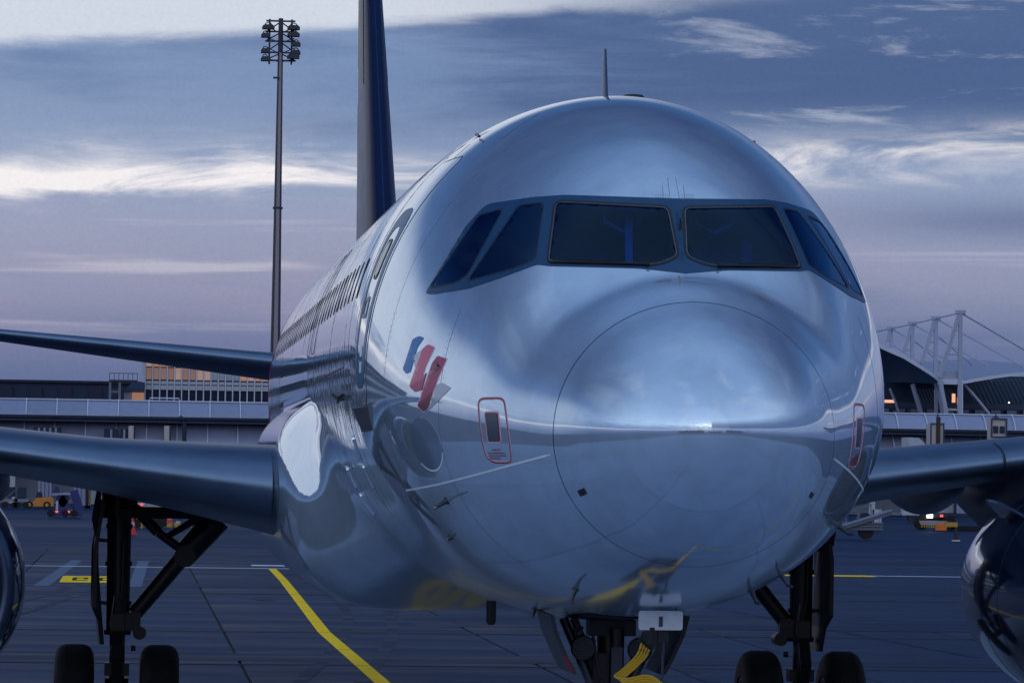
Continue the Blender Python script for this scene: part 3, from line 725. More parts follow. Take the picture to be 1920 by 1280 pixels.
# --- door on the starboard side
def rr(y0, y1, z0, z1, r, n=5): return rounded([(y0, z0), (y1, z0), (y1, z1), (y0, z1)], r, n)
S = map_yz(-1)
door = patch('passenger_door', rr(4.72, 5.54, 3.62, 5.50, .14), S, .003, PAINT, plane, .07, skirt=.005)
strip('door_gap', rr(4.71, 5.55, 3.61, 5.51, .15), S, .006, 'seam', door, .0022, .05, True)
patch('door_teal_ring', rr(4.78, 5.46, 3.74, 5.12, .26, 8), S, .006, 'teal', door, .06, holes=[rr(4.90, 5.34, 3.90, 4.98, .20, 8)], skirt=.004)
patch('door_window', rr(5.02, 5.20, 4.60, 4.86, .08), S, .008, 'glass_far', door, .05, skirt=.006)
strip('door_window_rim', rr(5.00, 5.22, 4.58, 4.88, .09), S, .012, 'mid_metal', door, .009, .04, True)
patch('door_handle_plate', rr(5.04, 5.26, 4.28, 4.44, .02), S, .008, 'hatch_grey', door, .05, skirt=.006, holes=[rr(5.07, 5.23, 4.31, 4.41, .015)])
patch('door_placard', rr(4.98, 5.10, 3.98, 4.06, .01), S, .009, 'line_white', door, .05, skirt=.004)
patch('door_placard', rr(4.98, 5.10, 3.86, 3.94, .01), S, .009, 'line_white', door, .05, skirt=.004)
sl = MB()
for z0, z1, d0, d1 in ((3.42, 3.60, .015, .05),):
    P = []
    for Y in (4.74, 5.52):
        a, n_ = surf_yz(Y, z1); b, n2 = surf_yz(Y, z0)
        P.append([a-n_*.01, a+n_*d1, b+n2*d0, b-n2*.01])
    sl.loft([[Vector(x) for x in r] for r in P])
sl.build('door_sill', 'mid_metal', plane)
strip('door_arch_line', [(5.62, z) for z in np.linspace(3.3, 5.66, 24)], S, .007, 'thin_seam', fuselage, .0016)

# --- cabin windows
mat('window_black', (.010, .014, .026), rough=.7, spec=.03)
win0 = None
for i in range(36):
    Y = 6.20+.533*i
    o = patch('cabin_window', rr(Y-.075, Y+.075, 4.475, 4.80, .07, 4), S, .0025, 'window_black', fuselage, .12, skirt=.004)
for Y in (12.35, 13.2):
    strip('exit_outline', rr(Y-.26, Y+.26, 4.22, 5.22, .12), S, .009, 'seam', fuselage, .002, .08, True)
strip('cargo_door_gap', [(6.9, 4.30), (6.9, 3.95), (11.4, 3.94)], S, .012, 'seam', fuselage, .002, .12)
strip('cargo_door_gap', [(6.9, 3.95), (6.9, 2.75)], S, .008, 'thin_seam', fuselage, .002, .12)
strip('cargo_door_gap', [(8.75, 3.94), (8.75, 2.75)], S, .008, 'thin_seam', fuselage, .002, .12)
for Y in (6.35, 9.1, 11.9, 14.6, 17.4, 20.2, 22.5):
    strip('frame_joint', [(Y, z) for z in np.linspace(2.3, 6.04, 40)], S, .006, 'thin_seam', fuselage, .0012)
strip('aft_stripe', [(24.2, 3.3), (24.6, 4.3), (25.0, 5.4)], S, .34, 'logo_magenta', fuselage, .003, .1)
# cargo door handle plates and drain mast
for Y, z in ((7.4, 3.30), (9.8, 3.05)):
    patch('access_panel', rr(Y-.32, Y+.32, z-.10, z+.10, .03), S, .012, PAINT, fuselage, .1, skirt=.02)
    patch('access_panel', rr(Y-.32, Y+.32, z-.34, z-.13, .03), S, .010, PAINT, fuselage, .1, skirt=.02)
p, n_ = surf_yz(7.2, 3.70)
dm = MB(); dm.bar(p-n_*.01, p+n_*.05, .015, .03); dm.bar(p+n_*.05, p+n_*.09+Vector((0, .10, .05)), .014, .02); dm.bar(p+n_*.05, p-n_*.0+Vector((0, .06, .04)), .012, .02); dm.cyl(p+n_*.05-Vector((0, 0, .03)), p+n_*.05+Vector((0, 0, .03)), .01, n=8)
dm.build('drain_mast', 'gasket', plane)
# roof: blade antenna, beacon lamp pair, escape hatch handles
def blade(Y, h, c, t, name, m_, lean=.25, x=0.0):
    z = prof(Y)[0]; rings = []
    for k in range(7):
        f = k/6; cc = c*(1-.72*f); y0 = Y+lean*h*f; tt = t*(1-.6*f)
        rings.append([Vector((x+tt*.5*math.sin(a)*(1 if math.cos(a) < .4 else .8), y0+cc*.5*(1+math.cos(a)*-1), z-.03+h*f)) for a in [2*PI*i/16 for i in range(16)]])
    return MB().loft(rings).build(name, m_, plane, True)
blade(6.3, .50, .34, .055, 'blade_antenna', 'mask_blue', .3, .075)
for dx, Y in ((.13, 6.0), (.19, 5.6)):
    z = fus_pt(Y, PI/2-.07).z
    MB().lathe((dx, Y, z-.01), (0, 0, 1), [(0, .09), (.03, .088), (.045, .07), (.05, .0)], 16).build('beacon_lamp', 'gasket', plane, True)
for pts in ([(858,267),(880,259),(897,258),(903,262)], ):
    q = [map_px(p_) for p_ in pts]; MB().tube([r[0]+r[1]*.03 for r in q if r], .012, 6).build('gutter_rail', 'mid_metal', plane, True)
strip('roof_seam', [(1010,215),(975,235),(940,262)], map_px, .006, 'thin_seam', fuselage, .0015, 8)
strip('roof_seam', [(880,271),(846,302),(812,347),(790,380)], map_px, .006, 'thin_seam', fuselage, .0015, 8)
r_ = map_px((1447, 278))
MB().prism([Vector((.98, 4.6, 5.60)), Vector((.98, 5.1, 5.62)), Vector((.98, 5.1, 5.69)), Vector((.98, 4.72, 5.67))], (.03, 0, 0)).build('roof_antenna', 'gasket', plane)

# ------------------------------------------------------------------ belly fairing
def sm(a, b, x): t = max(0, min(1, (x-a)/(b-a))); return t*t*(3-2*t)
rings = []
def se_radius(dx, dz, hw, hu, hl, nu, nl):
    n = nu if dz > 0 else nl; h = hu if dz > 0 else hl
    return (abs(dx/hw)**n+abs(dz/h)**n)**(-1/n)
for k in range(101):
    Y = 9.1+(22.8-9.1)*k/100; r = []
    out = sm(10.2, 12.6, Y)*(1-sm(18.5, 22.4, Y))
    for i in range(-60, 61):
        a = i/60; th = -PI/2+a*(PI/2+.12); aa = abs(a)
        q = fus_pt(Y, th); c = Vector((0, Y, 3.25)); d = q-c; rf = d.length; d.normalize()
        rb = se_radius(d.x, d.z, 2.12+.16*out, .92, 1.50, 2.2, 3.8)
        start = float(np.interp(aa, [0, .12, .21, .355, .46, .53, .60, .68, .77, .83, .90, 1.0], [11.4, 11.4, 11.0, 9.6, 9.4, 9.5, 9.6, 9.7, 9.9, 10.2, 10.6, 11.0]))
        ramp = sm(start, start+2.0+1.2*sm(.55, .8, aa), Y)*(1-sm(19, 22.6, Y))
        e = max(rb-rf, -.02); e = e if e > 0 else e
        r.append(c+d*(rf-.03+(max(e, 0)+.034)*ramp))
    rings.append(r)
fair = MB().loft(rings, False, False).build('belly_fairing', FAIRPAINT, plane, True, angle=180)

# ------------------------------------------------------------------ wings
def airfoil(n=36, t=.14, camber=.015):
    P = []
    for i in range(n):
        a = 2*PI*i/n; x = .5*(1-math.cos(a)); yt = 5*t*(.2969*math.sqrt(max(x, 0))-.126*x-.3516*x*x+.2843*x**3-.1030*x**4)
        yc = camber*4*x*(1-x); P.append((x, yc+yt if a < PI else yc-yt))
    return P
def wing_sec(ax):
    """x, leading edge Y, chord, centre z, thickness, incidence at distance ax from the axis"""
    LE = 12.35+(ax-2.0)*.515
    TEy = 18.75 if ax < 6.4 else 18.75+(ax-6.4)*.30
    z = 2.805+(ax-2.0)*.120
    th = np.interp(ax, [1.5, 2.2, 4, 6.4, 17], [.150, .144, .102, .096, .095]); inc = np.interp(ax, [1.5, 6.4, 17], [3.6, 2.2, -.5])
    return LE, TEy-LE, z, float(th), math.radians(float(inc))
def wing_ring(ax, side, scale=1.0, cut=None, n=44):
    LE, c, z, th, inc = wing_sec(ax); R = []
    for x, y in airfoil(n, th):
        if cut is not None: x = min(x, cut)
        yy_, zz = (x-.0)*c, y*c*scale
        R.append(Vector((side*ax, LE+yy_*math.cos(inc)+zz*math.sin(inc), z-yy_*math.sin(inc)+zz*math.cos(inc)+.10)))
    return R
def slat_ring(ax, side):
    LE, c, z, th, inc = wing_sec(ax); R = []
    for x, y in airfoil(72, th):
        if x > .115: continue
        yy_, zz = (x*1.02-.006)*c, y*c*1.035
        R.append(Vector((side*ax, LE+yy_*math.cos(inc)+zz*math.sin(inc), z-yy_*math.sin(inc)+zz*math.cos(inc)+.10)))
    # order: upper aft -> nose -> lower aft
    up = [p for (x, y), p in zip([a for a in airfoil(72, th) if a[0] <= .115], R) if y >= airfoil(72, th)[0][1]]
    return R
for side in (-1, 1):
    wg = MB().loft([wing_ring(a, side) for a in (1.5, 2.2, 3, 4, 5, 6.4, 9, 12, 15, 17)]).build('wing', 'wing_grey', plane, True, angle=60)
    # slats: two along the visible leading edge
    for a0, a1 in ((2.32, 5.18), (5.22, 9.6), (9.65, 13.3), (13.35, 16.8)):
        rgs = []
        for k in range(7):
            ax = a0+(a1-a0)*k/6; LE, c, z, th, inc = wing_sec(ax); af = airfoil(96, th)
            sel = [(x, y) for x, y in af[:49] if x <= .13][::-1] + [(x, y) for x, y in af[49:] if x <= .06][::-1]
            R = []
            for x, y in sel:
                yy_, zz = (x-.004)*c, y*c*1.0+(.006 if y > 0 else -.006)
                R.append(Vector((side*ax, LE+yy_*math.cos(inc)+zz*math.sin(inc), z-yy_*math.sin(inc)+zz*math.cos(inc)+.10)))
            rgs.append(R)
        MB().loft(rgs, False, False).build('slat', 'slat_metal', wg, True, angle=60)
    # flap-track canoe
    cn = MB(); cx = side*5.15; rg = []
    for k in range(25):
        f = k/24; Y = 15.6+4.6*f; r_ = max(.004, .20*math.sin(PI*f**.8)**.7); zz = 3.06-.14*math.sin(PI*f)+.02*f
        rg.append([Vector((cx+r_*.75*math.cos(t), Y, zz+r_*1.15*math.sin(t))) for t in [2*PI*i/18 for i in range(18)]])
    cn.loft(rg).build('flap_track_fairing', 'wing_grey', wg, True)
    # inner flap edge and gear bay shadow box under the wing
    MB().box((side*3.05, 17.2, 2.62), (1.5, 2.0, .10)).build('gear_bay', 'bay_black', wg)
    # ---------------- engine
    ex, ez = side*5.75, 2.0
    P0 = [(11.55,.90),(11.50,.935),(11.53,.965),(11.62,1.0),(11.9,1.03),(12.4,1.055),(13.0,1.06),(13.8,1.03),(14.6,.95),(15.3,.80),(15.32,.74),(14.8,.76)]
    nac = MB().lathe((ex, 0, ez), (0, 1, 0), [(a, r) for a, r in P0[3:]], 64).build('engine', 'nacelle_navy', plane, True, angle=50)
    MB().lathe((ex, 0, ez), (0, 1, 0), [(11.95,.84),(11.75,.845),(11.62,.862),(11.55,.885),(11.515,.915),(11.51,.94),(11.53,.965),(11.62,1.001)], 64).build('inlet_lip', 'lip_metal', nac, True, angle=180)
    MB().lathe((ex, 0, ez), (0, 1, 0), [(11.94,.84),(12.4,.86),(12.5,.86),(12.52,.0)], 48).build('inlet_duct', 'fan_dark', nac, True)
    fb = MB()
    for k in range(24):
        a = 2*PI*k/24; u1 = Vector((math.cos(a), 0, math.sin(a))); t1 = Vector((-math.sin(a), 0, math.cos(a))); c_ = Vector((ex, 12.42, ez))
        fb.add([c_+u1*.22-t1*.03, c_+u1*.22+t1*.05+Vector((0, .08, 0)), c_+u1*.845+t1*.10+Vector((0, .05, 0)), c_+u1*.845-t1*.04-Vector((0, .05, 0))], [(0, 1, 2, 3)])
    fb.build('fan_blades', 'mid_metal', nac)['kind'] = 'stuff'
    MB().lathe((ex, 0, ez), (0, 1, 0), [(11.98,.001),(12.05,.06),(12.2,.14),(12.42,.24)], 24).build('spinner', 'fan_dark', nac, True)
    MB().lathe((ex, 0, ez), (0, 1, 0), [(14.7,.60),(15.6,.55),(16.6,.38)], 32).build('exhaust', 'mid_metal', nac, True)
    for yj in (12.55, 13.35):
        rj = float(np.interp(yj, [p_[0] for p_ in P0[3:10]], [p_[1] for p_ in P0[3:10]]))
        MB().lathe((ex, 0, ez), (0, 1, 0), [(yj-.006, rj-.004), (yj-.004, rj+.0025), (yj+.004, rj+.0025), (yj+.006, rj-.004)], 64).build('cowl_gap', 'seam', nac)
    # strake on the inner shoulder
    sa = math.radians(42); u1 = Vector((-side*math.cos(sa), 0, math.sin(sa))); c_ = Vector((ex, 0, ez))
    pl = [c_+u1*1.06+Vector((0, 12.5, 0)), c_+u1*1.06+Vector((0, 13.6, 0)), c_+u1*1.30+Vector((0, 13.5, 0)), c_+u1*1.26+Vector((0, 13.0, 0))]
    MB().prism(pl, (.015, 0, .02)).build('strake', 'nacelle_navy', nac)
    # pylon
    py_ = MB(); rg = []
    for Y, z0, z1, w_ in ((12.9, 2.98, 3.12, .05), (13.8, 2.9, 3.36, .20), (14.8, 2.7, 3.5, .30), (16.2, 2.4, 3.4, .30), (18.0, 2.75, 3.2, .16), (18.8, 2.95, 3.1, .04)):
        rg.append([Vector((ex+w_*math.cos(t), Y, (z0+z1)/2+(z1-z0)/2*math.sin(t))) for t in [2*PI*i/16 for i in range(16)]])
    py_.loft(rg).build('pylon', 'wing_grey', nac, True)
    for o_ in [nac]+list(nac.children):
        if o_.name.startswith('pylon'): continue
        for v_ in o_.data.vertices: v_.co.y -= .6; v_.co.x = ex+(v_.co.x-ex)*1.04; v_.co.z = ez+(v_.co.z-ez)*1.04
    # ---------------- main gear
    gx, gy = side*3.795, 17.71
    lg = MB(); lg.cyl((gx, gy, 1.28), (gx, gy, 2.98), .125, .135, 24); lg.cyl((gx, gy, 2.55), (gx, gy, 3.05), .19, .21, 24)
    for z_ in (1.30, 1.62, 2.05, 2.46): lg.cyl((gx, gy, z_-.025), (gx, gy, z_+.025), .147, .147, 24)
    lg.cyl((gx, gy, .52), (gx, gy, .80), .12, .13, 20); lg.cyl((gx-.30, gy, .585), (gx+.30, gy, .585), .085, .085, 18)
    lg.box((gx, gy-.16, 1.40), (.14, .10, .22)); lg.box((gx-side*.16, gy-.02, 1.42), (.18, .16, .20)); lg.cyl((gx-side*.24, gy-.12, 1.30), (gx-side*.24, gy+.12, 1.30), .075, .075, 16)
    lg.bar((gx, gy-.16, 1.36), (gx, gy-.36, 1.02), .12, .05); lg.bar((gx, gy-.36, 1.02), (gx, gy-.13, .68), .11, .05)
    lg.box((gx, gy, .90), (.27, .27, .14)); lg.cyl((gx-side*.15, gy-.05, 1.13), (gx-side*.20, gy-.05, 1.13), .035, .03, 10)
    leg = lg.build('main_gear_leg', 'dark_metal', plane, True, angle=35)
    MB().cyl((gx, gy, .76), (gx, gy, 1.30), .085, .085, 20).build('oleo_piston', 'mid_metal', leg, True, angle=40)
    MB().tube([(gx+.05, gy-.15, 2.3), (gx+.04, gy-.16, 1.75), (gx-.04, gy-.17, 1.45), (gx+.03, gy-.16, 1.15), (gx+.03, gy-.15, .8)], .014, 6).build('hydraulic_hose', 'gasket', leg, True)
    MB().tube([(gx-.04, gy-.15, 1.7), (gx-.08, gy-.18, 1.4), (gx-.02, gy-.17, 1.1), (gx-.05, gy-.15, .8)], .012, 6).build('hydraulic_hose', 'mid_metal', leg, True)
    for wx in (-.4635, .4635):
        tp = [(-.215, .30), (-.215, .42), (-.205, .49), (-.175, .545), (-.13, .575), (-.07, .584), (.07, .584), (.13, .575), (.175, .545), (.205, .49), (.215, .42), (.215, .30)]
        ty = MB().lathe((gx+wx, gy, .584), (1, 0, 0), tp, 48)
        tyo = ty.build('tyre', 'tyre_rubber', leg, True, angle=30)
        gv = MB()
        for gxx in (-.09, -.03, .03, .09): gv.lathe((gx+wx, gy, .584), (1, 0, 0), [(gxx-.007, .575), (gxx-.006, .5848), (gxx+.006, .5848), (gxx+.007, .575)], 48)
        gv.build('tread_groove', 'bay_black', tyo)
        MB().lathe((gx+wx, gy, .584), (1, 0, 0), [(-.15, .02), (-.15, .20), (-.20, .26), (-.20, .31), (.20, .31), (.20, .26), (.15, .20), (.15, .02)], 32).build('wheel_rim', 'mid_metal', leg, True, angle=30)
    kx, kz = gx-side*.72, 2.16
    br = MB(); br.cyl((gx-side*.18, gy, 1.50), (kx, gy, kz), .085, .095, 16); br.cyl((kx-side*.0, gy, kz), (gx-side*1.08, gy, 2.56), .14, .15, 16)
    br.cyl((kx, gy-.14, kz-.02), (kx, gy+.14, kz-.02), .12, .12, 16)
    br.build('side_brace', 'dark_metal', leg, True, angle=35)
    ll = MB(); ll.cyl((gx-side*.10, gy-.05, 2.72), (gx-side*.42, gy-.05, 2.40), .06, .06, 12); ll.cyl((gx-side*.42, gy-.05, 2.40), (kx+side*.02, gy-.05, kz+.04), .05, .05, 12)
    ll.cyl((gx-side*.50, gy-.05, 2.34), (gx-side*.86, gy-.05, 2.56), .035, .045, 10)
    ll.build('lock_link', 'dark_metal', leg, True, angle=35)
    MB().bar((gx-side*.55, gy+.1, 2.86), (gx-side*1.12, gy, 2.54), .12, .14).build('retraction_link', 'dark_metal', leg)
    dx = gx+side*.20
    dp = [(dx-side*.05, gy-.50, 2.75), (dx+side*.03, gy-.50, 2.2), (dx+side*.03, gy-.50, 1.58), (dx-side*.03, gy-.42, 1.44), (dx-side*.06, gy-.36, 1.18), (dx-side*.03, gy+.36, 1.16), (dx+side*.0, gy+.44, 1.44), (dx+side*.06, gy+.52, 1.58), (dx+side*.06, gy+.52, 2.2), (dx-side*.02, gy+.52, 2.75)]
    MB().prism(dp, (side*.045, 0, 0)).build('gear_door', 'dark_metal', leg)
    MB().prism([(dx, gy-.55, 2.82), (dx+side*.06, gy-.55, 2.35), (dx+side*.10, gy-.50, 2.55), (dx+side*.05, gy-.5, 2.86)], (0, .5, 0)).build('hinge_fairing', 'dark_metal', leg)
    for z_ in (1.62, 2.30): MB().bar((gx+side*.12, gy-.1, z_), (dx+side*.02, gy-.1, z_+.01), .04).build('door_link', 'dark_metal', leg)
    # ---------------- tailplane
    def tail_ring(ax):
        LE = 31.2+(ax-.9)*.60; c = 3.9-(ax-.9)*.47; z = 4.62+(ax-.9)*.105
        return [Vector((side*ax, LE+x*c, z+y*c-.02*x*c)) for x, y in airfoil(36, .11, -.01)]
    hs = MB().loft([tail_ring(a) for a in (.7, 1.4, 2.4, 3.6, 5, 6.0, 6.2)]).build('horizontal_stabilizer', 'wing_grey', plane, True, angle=60)
    rgs = []
    for k in range(7):
        ax = 1.5+(6.15-1.5)*k/6; LE = 31.2+(ax-.9)*.60; c = 3.9-(ax-.9)*.47; z = 4.62+(ax-.9)*.105; af = airfoil(96, .11, -.01)
        sel = [(x, y) for x, y in af[:49] if x <= .10][::-1]+[(x, y) for x, y in af[49:] if x <= .04][::-1]
        rgs.append([Vector((side*ax, LE+(x-.004)*c, z+y*c+(.006 if y > 0 else -.006)-.02*x*c)) for x, y in sel])
    MB().loft(rgs, False, False).build('leading_edge', 'slat_metal', hs, True, angle=60)
# ---------------- fin
def fin_ring(z, t=.105, grow=0.0, x0=0.0, x1=1.0, n=200):
    f = (z-5.6)/6.2; LE = 30.6+f*5.3; c = 6.1-f*3.6
    return [Vector((y*c*(1+grow)+(math.copysign(grow*.1, y) if y else 0), LE+max(x0, min(x1, x))*c, z)) for x, y in airfoil(n, t, 0)]
fin = MB().loft([fin_ring(z) for z in (5.4, 6.5, 7.6, 8.7, 9.8, 10.9, 11.75)]).build('fin', 'fin_blue', plane, True, angle=60)
def fin_band(name, x0, x1, z0, z1, m_, off, sides=(-1, 1), slope=0.0):
    for s in sides:
        rows = []
        for k in range(15):
            z_ = z0+(z1-z0)*k/14; row = []
            for i in range(15):
                x = x0+(x1-x0)*i/14; zq = z_+slope*(x-x0)*(1-k/14)
                f = (zq-5.6)/6.2; LE = 30.6+f*5.3; c = 6.1-f*3.6; tt = .105
                yt = 5*tt*(.2969*math.sqrt(max(x, 0))-.126*x-.3516*x*x+.2843*x**3-.1030*x**4)*c
                row.append(Vector((s*(yt+off), LE+x*c-(off if x < .02 else 0), zq)))
            rows.append(row)
        MB().loft(rows, False, False).build(name, m_, fin, True)
fin_band('fin_leading_edge', 0.0, .10, 5.9, 11.7, 'fin_navy', .012)
fin_band('fin_pale_field', .62, .99, 5.9, 9.0, 'fin_white', .008, slope=0.0)
fin_band('fin_navy_field', .14, .50, 9.1, 11.7, 'fin_navy', .008, slope=1.4)

# ------------------------------------------------------------------ nose gear and power panel
ng = MB(); ng.cyl((0, 5.07, 1.0), (0, 5.07, 2.3), .095, .11, 24); ng.cyl((.03, 4.93, 1.1), (.03, 4.93, 1.95), .055, .055, 16)
ng.box((0, 5.07, 1.95), (.36, .22, .12)); ng.cyl((-.26, 5.07, .38), (.26, 5.07, .38), .06, .06, 14); ng.box((-.09, 4.96, 1.62), (.12, .10, .28)); ng.box((.02, 4.94, 1.28), (.22, .10, .06))
nleg = ng.build('nose_gear_leg', 'dark_metal', plane, True, angle=35)
MB().cyl((0, 5.07, .38), (0, 5.07, 1.02), .06, .06, 20).build('oleo_piston', 'chrome_strut', nleg, True, angle=40)
MB().box((.02, 4.86, 1.45), (.085, .03, .72)).build('torque_link', 'mid_metal', nleg)
for sx in (-1, 1):
    MB().cyl((sx*.37, 5.05, 2.02), (sx*.05, 5.0, 1.30), .035, .045, 14).build('drag_brace', 'mid_metal', nleg, True, angle=40)
    MB().bar((sx*.30, 4.96, 2.02), (sx*.13, 4.98, 1.62), .07, .05).build('drag_brace', 'dark_metal', nleg)
    for k, (x_, z_) in enumerate(((-.235, 1.80), (.20, 1.79))):
        if sx < 0:
            tl = MB().lathe((x_, 4.86, z_), (0, 1, 0), [(0, .001), (0, .088), (.02, .096), (.10, .08), (.13, .03), (.13, .001)], 28).build('taxi_light', 'gasket', nleg, True, angle=35)
            dots = MB()
            for a in range(-4, 5):
                for b in range(-4, 5):
                    xx, zz = a*.02+(.01 if b % 2 else 0), b*.018
                    if math.hypot(xx, zz) < .08: dots.box((x_+xx, 4.858, z_+zz), (.010, .006, .005))
            dots.build('lens_facets', 'lens', tl)['kind'] = 'stuff'
    td = MB().lathe((sx*.25, 5.07, .38), (1, 0, 0), [(-.11, .20), (-.11, .29), (-.09, .35), (-.05, .38), (.05, .38), (.09, .35), (.11, .29), (.11, .20)], 40).build('tyre', 'tyre_rubber', nleg, True, angle=30)
    MB().lathe((sx*.25, 5.07, .38), (1, 0, 0), [(-.08, .02), (-.08, .18), (-.10, .21), (.10, .21), (.08, .18), (.08, .02)], 28).build('wheel_rim', 'mid_metal', nleg, True, angle=30)
    dd = MB().loft([[Vector((sx*x_+o_, y_, z_)) for o_, y_ in ((-.016, 4.55), (.016, 4.55), (.016, 5.45), (-.016, 5.45))] for x_, z_ in ((.515, 2.06), (.48, 1.92), (.40, 1.74), (.335, 1.62))])
    o = dd.build('gear_door', 'mid_metal' if sx < 0 else 'dark_metal', nleg)
    if sx < 0:
        MB().box((-.385, 4.542, 1.69), (.028, .010, .14), M=Matrix.Rotation(math.radians(-26), 3, 'Y')).build('red_placard', 'line_red', nleg)
MB().tube([(-.16, 4.9, 1.9), (-.13, 4.88, 1.7), (-.10, 4.86, 1.58), (-.15, 4.88, 1.5)], .012, 6).build('hydraulic_hose', 'gasket', nleg, True)
MB().tube([(-.27, 4.9, 1.98), (-.31, 4.88, 1.93), (-.27, 4.86, 1.9), (-.24, 4.88, 1.96)], .01, 6).build('hydraulic_hose', 'mid_metal', nleg, True)
bay = [(-.33, 3.0), (.33, 3.0), (.33, 5.6), (-.33, 5.6)]
MB().add([(x, y, prof(y)[1]-.012+abs(x)*.08) for x, y in [(-.33+.66*i/6, 3.9+.28*j) for j in range(7) for i in range(7)]],
         [(j*7+i, j*7+i+1, j*7+i+8, j*7+i+7) for j in range(6) for i in range(6)]).build('gear_bay', 'bay_black', plane)
MB().lathe((-.32, 11.2, 1.70), (0, 0, 1), [(0, .0), (.0, .03), (.03, .045), (.22, .045)], 16).build('drain_outlet', 'gasket', plane, True)
# open power-receptacle flap, hanging under the belly
pn = MB(); A_, B_ = at(1198, 1144, 2.75), at(1280, 1181, 2.75)
o3 = [Vector((p_[0], 2.75, p_[1])) for p_ in rounded([(A_.x, A_.z), (B_.x, A_.z), (B_.x, B_.z), (A_.x, B_.z)], .022, 4)]
flap = MB().prism(o3, (0, .012, 0)).build('power_flap', 'white_panel', plane)
cx_ = (A_.x+B_.x)/2; cz_ = (A_.z+B_.z)/2
MB().box((cx_, 2.747, cz_-.008), (.026, .006, .072)).build('flap_latch', 'mid_metal', flap)
MB().box((cx_, 2.744, cz_-.008), (.014, .006, .060)).build('flap_latch', 'hatch_grey', flap)
rc = MB(); rc.box((cx_-.02, 2.84, cz_-.09), (.16, .12, .12)); rc.cyl((cx_-.06, 2.80, cz_-.17), (cx_-.06, 2.80, cz_-.05), .05, .055, 14); rc.build('power_receptacle', 'gasket', plane, True, angle=35)
MB().cyl((cx_+.02, 2.80, cz_-.45), (cx_+.03, 2.80, cz_-.10), .008, .012, 8).build('support_strap', 'mid_metal', plane, True)
hs_ = MB(); p0 = at(1268, 1134, 2.9); hs_.tube([p0+Vector((0, 0, .05)), p0, p0-Vector((0, 0, .05))], [.004, .009, .003], 6); hs_.bar(p0-Vector((.03, 0, 0)), p0+Vector((.03, 0, 0)), .008); hs_.build('probe', 'gasket', plane, True)

# ------------------------------------------------------------------ ground power cable
cb = thing('power_cable', (cx_-.1, 2.8, 0), 'bundle of yellow power cables plugged in under the jet\'s nose', 'cable')
def spline(P, n=10):
    P = [Vector(p_) for p_ in P]; out = []
    for i in range(len(P)-1):
        a, b, c_, d = P[max(i-1, 0)], P[i], P[i+1], P[min(i+2, len(P)-1)]
        for k in range(n):
            t = k/n; out.append(.5*((2*b)+(c_-a)*t+(2*a-5*b+4*c_-d)*t*t+(3*b-a-3*c_+d)*t**3))
    return out+[P[-1]]
for k in range(4):
    o_ = (k-1.5)*.016
    P = [at(1205+k*5.5, 1200, 2.80), at(1194+k*6, 1228, 2.78), at(1168+k*6.5, 1254, 2.74), at(1153+k*5, 1267+k*1.5, 2.68), at(1176, 1277+k*4.5-5, 2.62), at(1212, 1271+k*4.5-5, 2.58), at(1236+k*2, 1277+k*4, 2.55), at(1246+k*3, 1300+k*3, 2.6)]
    P += [Vector((P[-1].x+.05, 2.5, 1.1)), Vector((P[-1].x+.2, 2.2, .35)), Vector((P[-1].x+.5+o_, 2.6, .03)), Vector((2.2+o_*3, 4.2+o_*4, .022)), Vector((6, 5.2+o_*4, .022)), Vector((14, 9+o_*4, .022))]
    MB().tube(spline(P, 8), .0085, 8).build('cable_strand', 'cable_yellow', cb, True)
MB().cyl(at(1205, 1192, 2.8), at(1226, 1206, 2.8)-Vector((0, 0, .03)), .045, .035, 12).build('plug', 'gasket', cb, True, angle=40)

# ================================================================== BACKGROUND
mat('panel_lilac', (.25, .28, .42), rough=.4, noise_amt=.16, noise_scale=.8, rand=.10, metal=.2)
mat('rib_light', (.55, .58, .70), rough=.4)
mat('fascia_blue', (.035, .055, .11), rough=.5)
mat('far_dark', (.008, .020, .055), rough=.6)
mat('hangar_blue', (.006, .020, .065), rough=.6)
mat('hangar_dark', (.004, .012, .04), rough=.6)
mat('facade_white', (.42, .44, .52), rough=.5, noise_amt=.1)
mat('lit_orange', (.30, .14, .07), rough=.4, emit=(1.0, .46, .30), estr=.26, noise_amt=.3, noise_scale=.6, rand=.3)
mat('lit_dim', (.26, .15, .12), rough=.4, emit=(1.0, .55, .42), estr=.12, noise_amt=.3, noise_scale=.6)
mat('lit_pale', (.34, .22, .18), rough=.4, emit=(1.0, .62, .48), estr=.22, noise_amt=.3, noise_scale=.9)
mat('wall_grey', (.16, .18, .24), rough=.6, noise_amt=.15, noise_scale=.4)
mat('mast_grey', (.30, .24, .27), rough=.5)
mat('mast_edge', (.03, .034, .055), rough=.5)
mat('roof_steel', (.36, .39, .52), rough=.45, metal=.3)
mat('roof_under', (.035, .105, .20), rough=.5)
mat('hall_wall', (.016, .040, .085), rough=.5)
mat('teal_glass', (.022, .085, .15), rough=.15, coat=.4)
mat('lamp_white', (.8, .8, .8), emit=(1, .95, .9), estr=4.0)
mat('lamp_warm', (.8, .5, .3), emit=(1, .5, .28), estr=.9)
mat('lamp_red', (.6, .05, .05), emit=(1, .12, .12), estr=1.2)
mat('orange_paint', (.55, .20, .03), rough=.4, noise_amt=.1)
mat('safety_orange', (.75, .16, .02), rough=.5)
mat('cone_red', (.65, .02, .03), rough=.5)
mat('vehicle_blue', (.012, .020, .14), rough=.4, coat=.3)
mat('vehicle_grey', (.20, .21, .25), rough=.45, noise_amt=.15)
mat('cream', (.48, .42, .42), rough=.5)
mat('bollard_yellow', (.48, .26, .04), rough=.5)
mat('rust_brown', (.045, .022, .02), rough=.6)

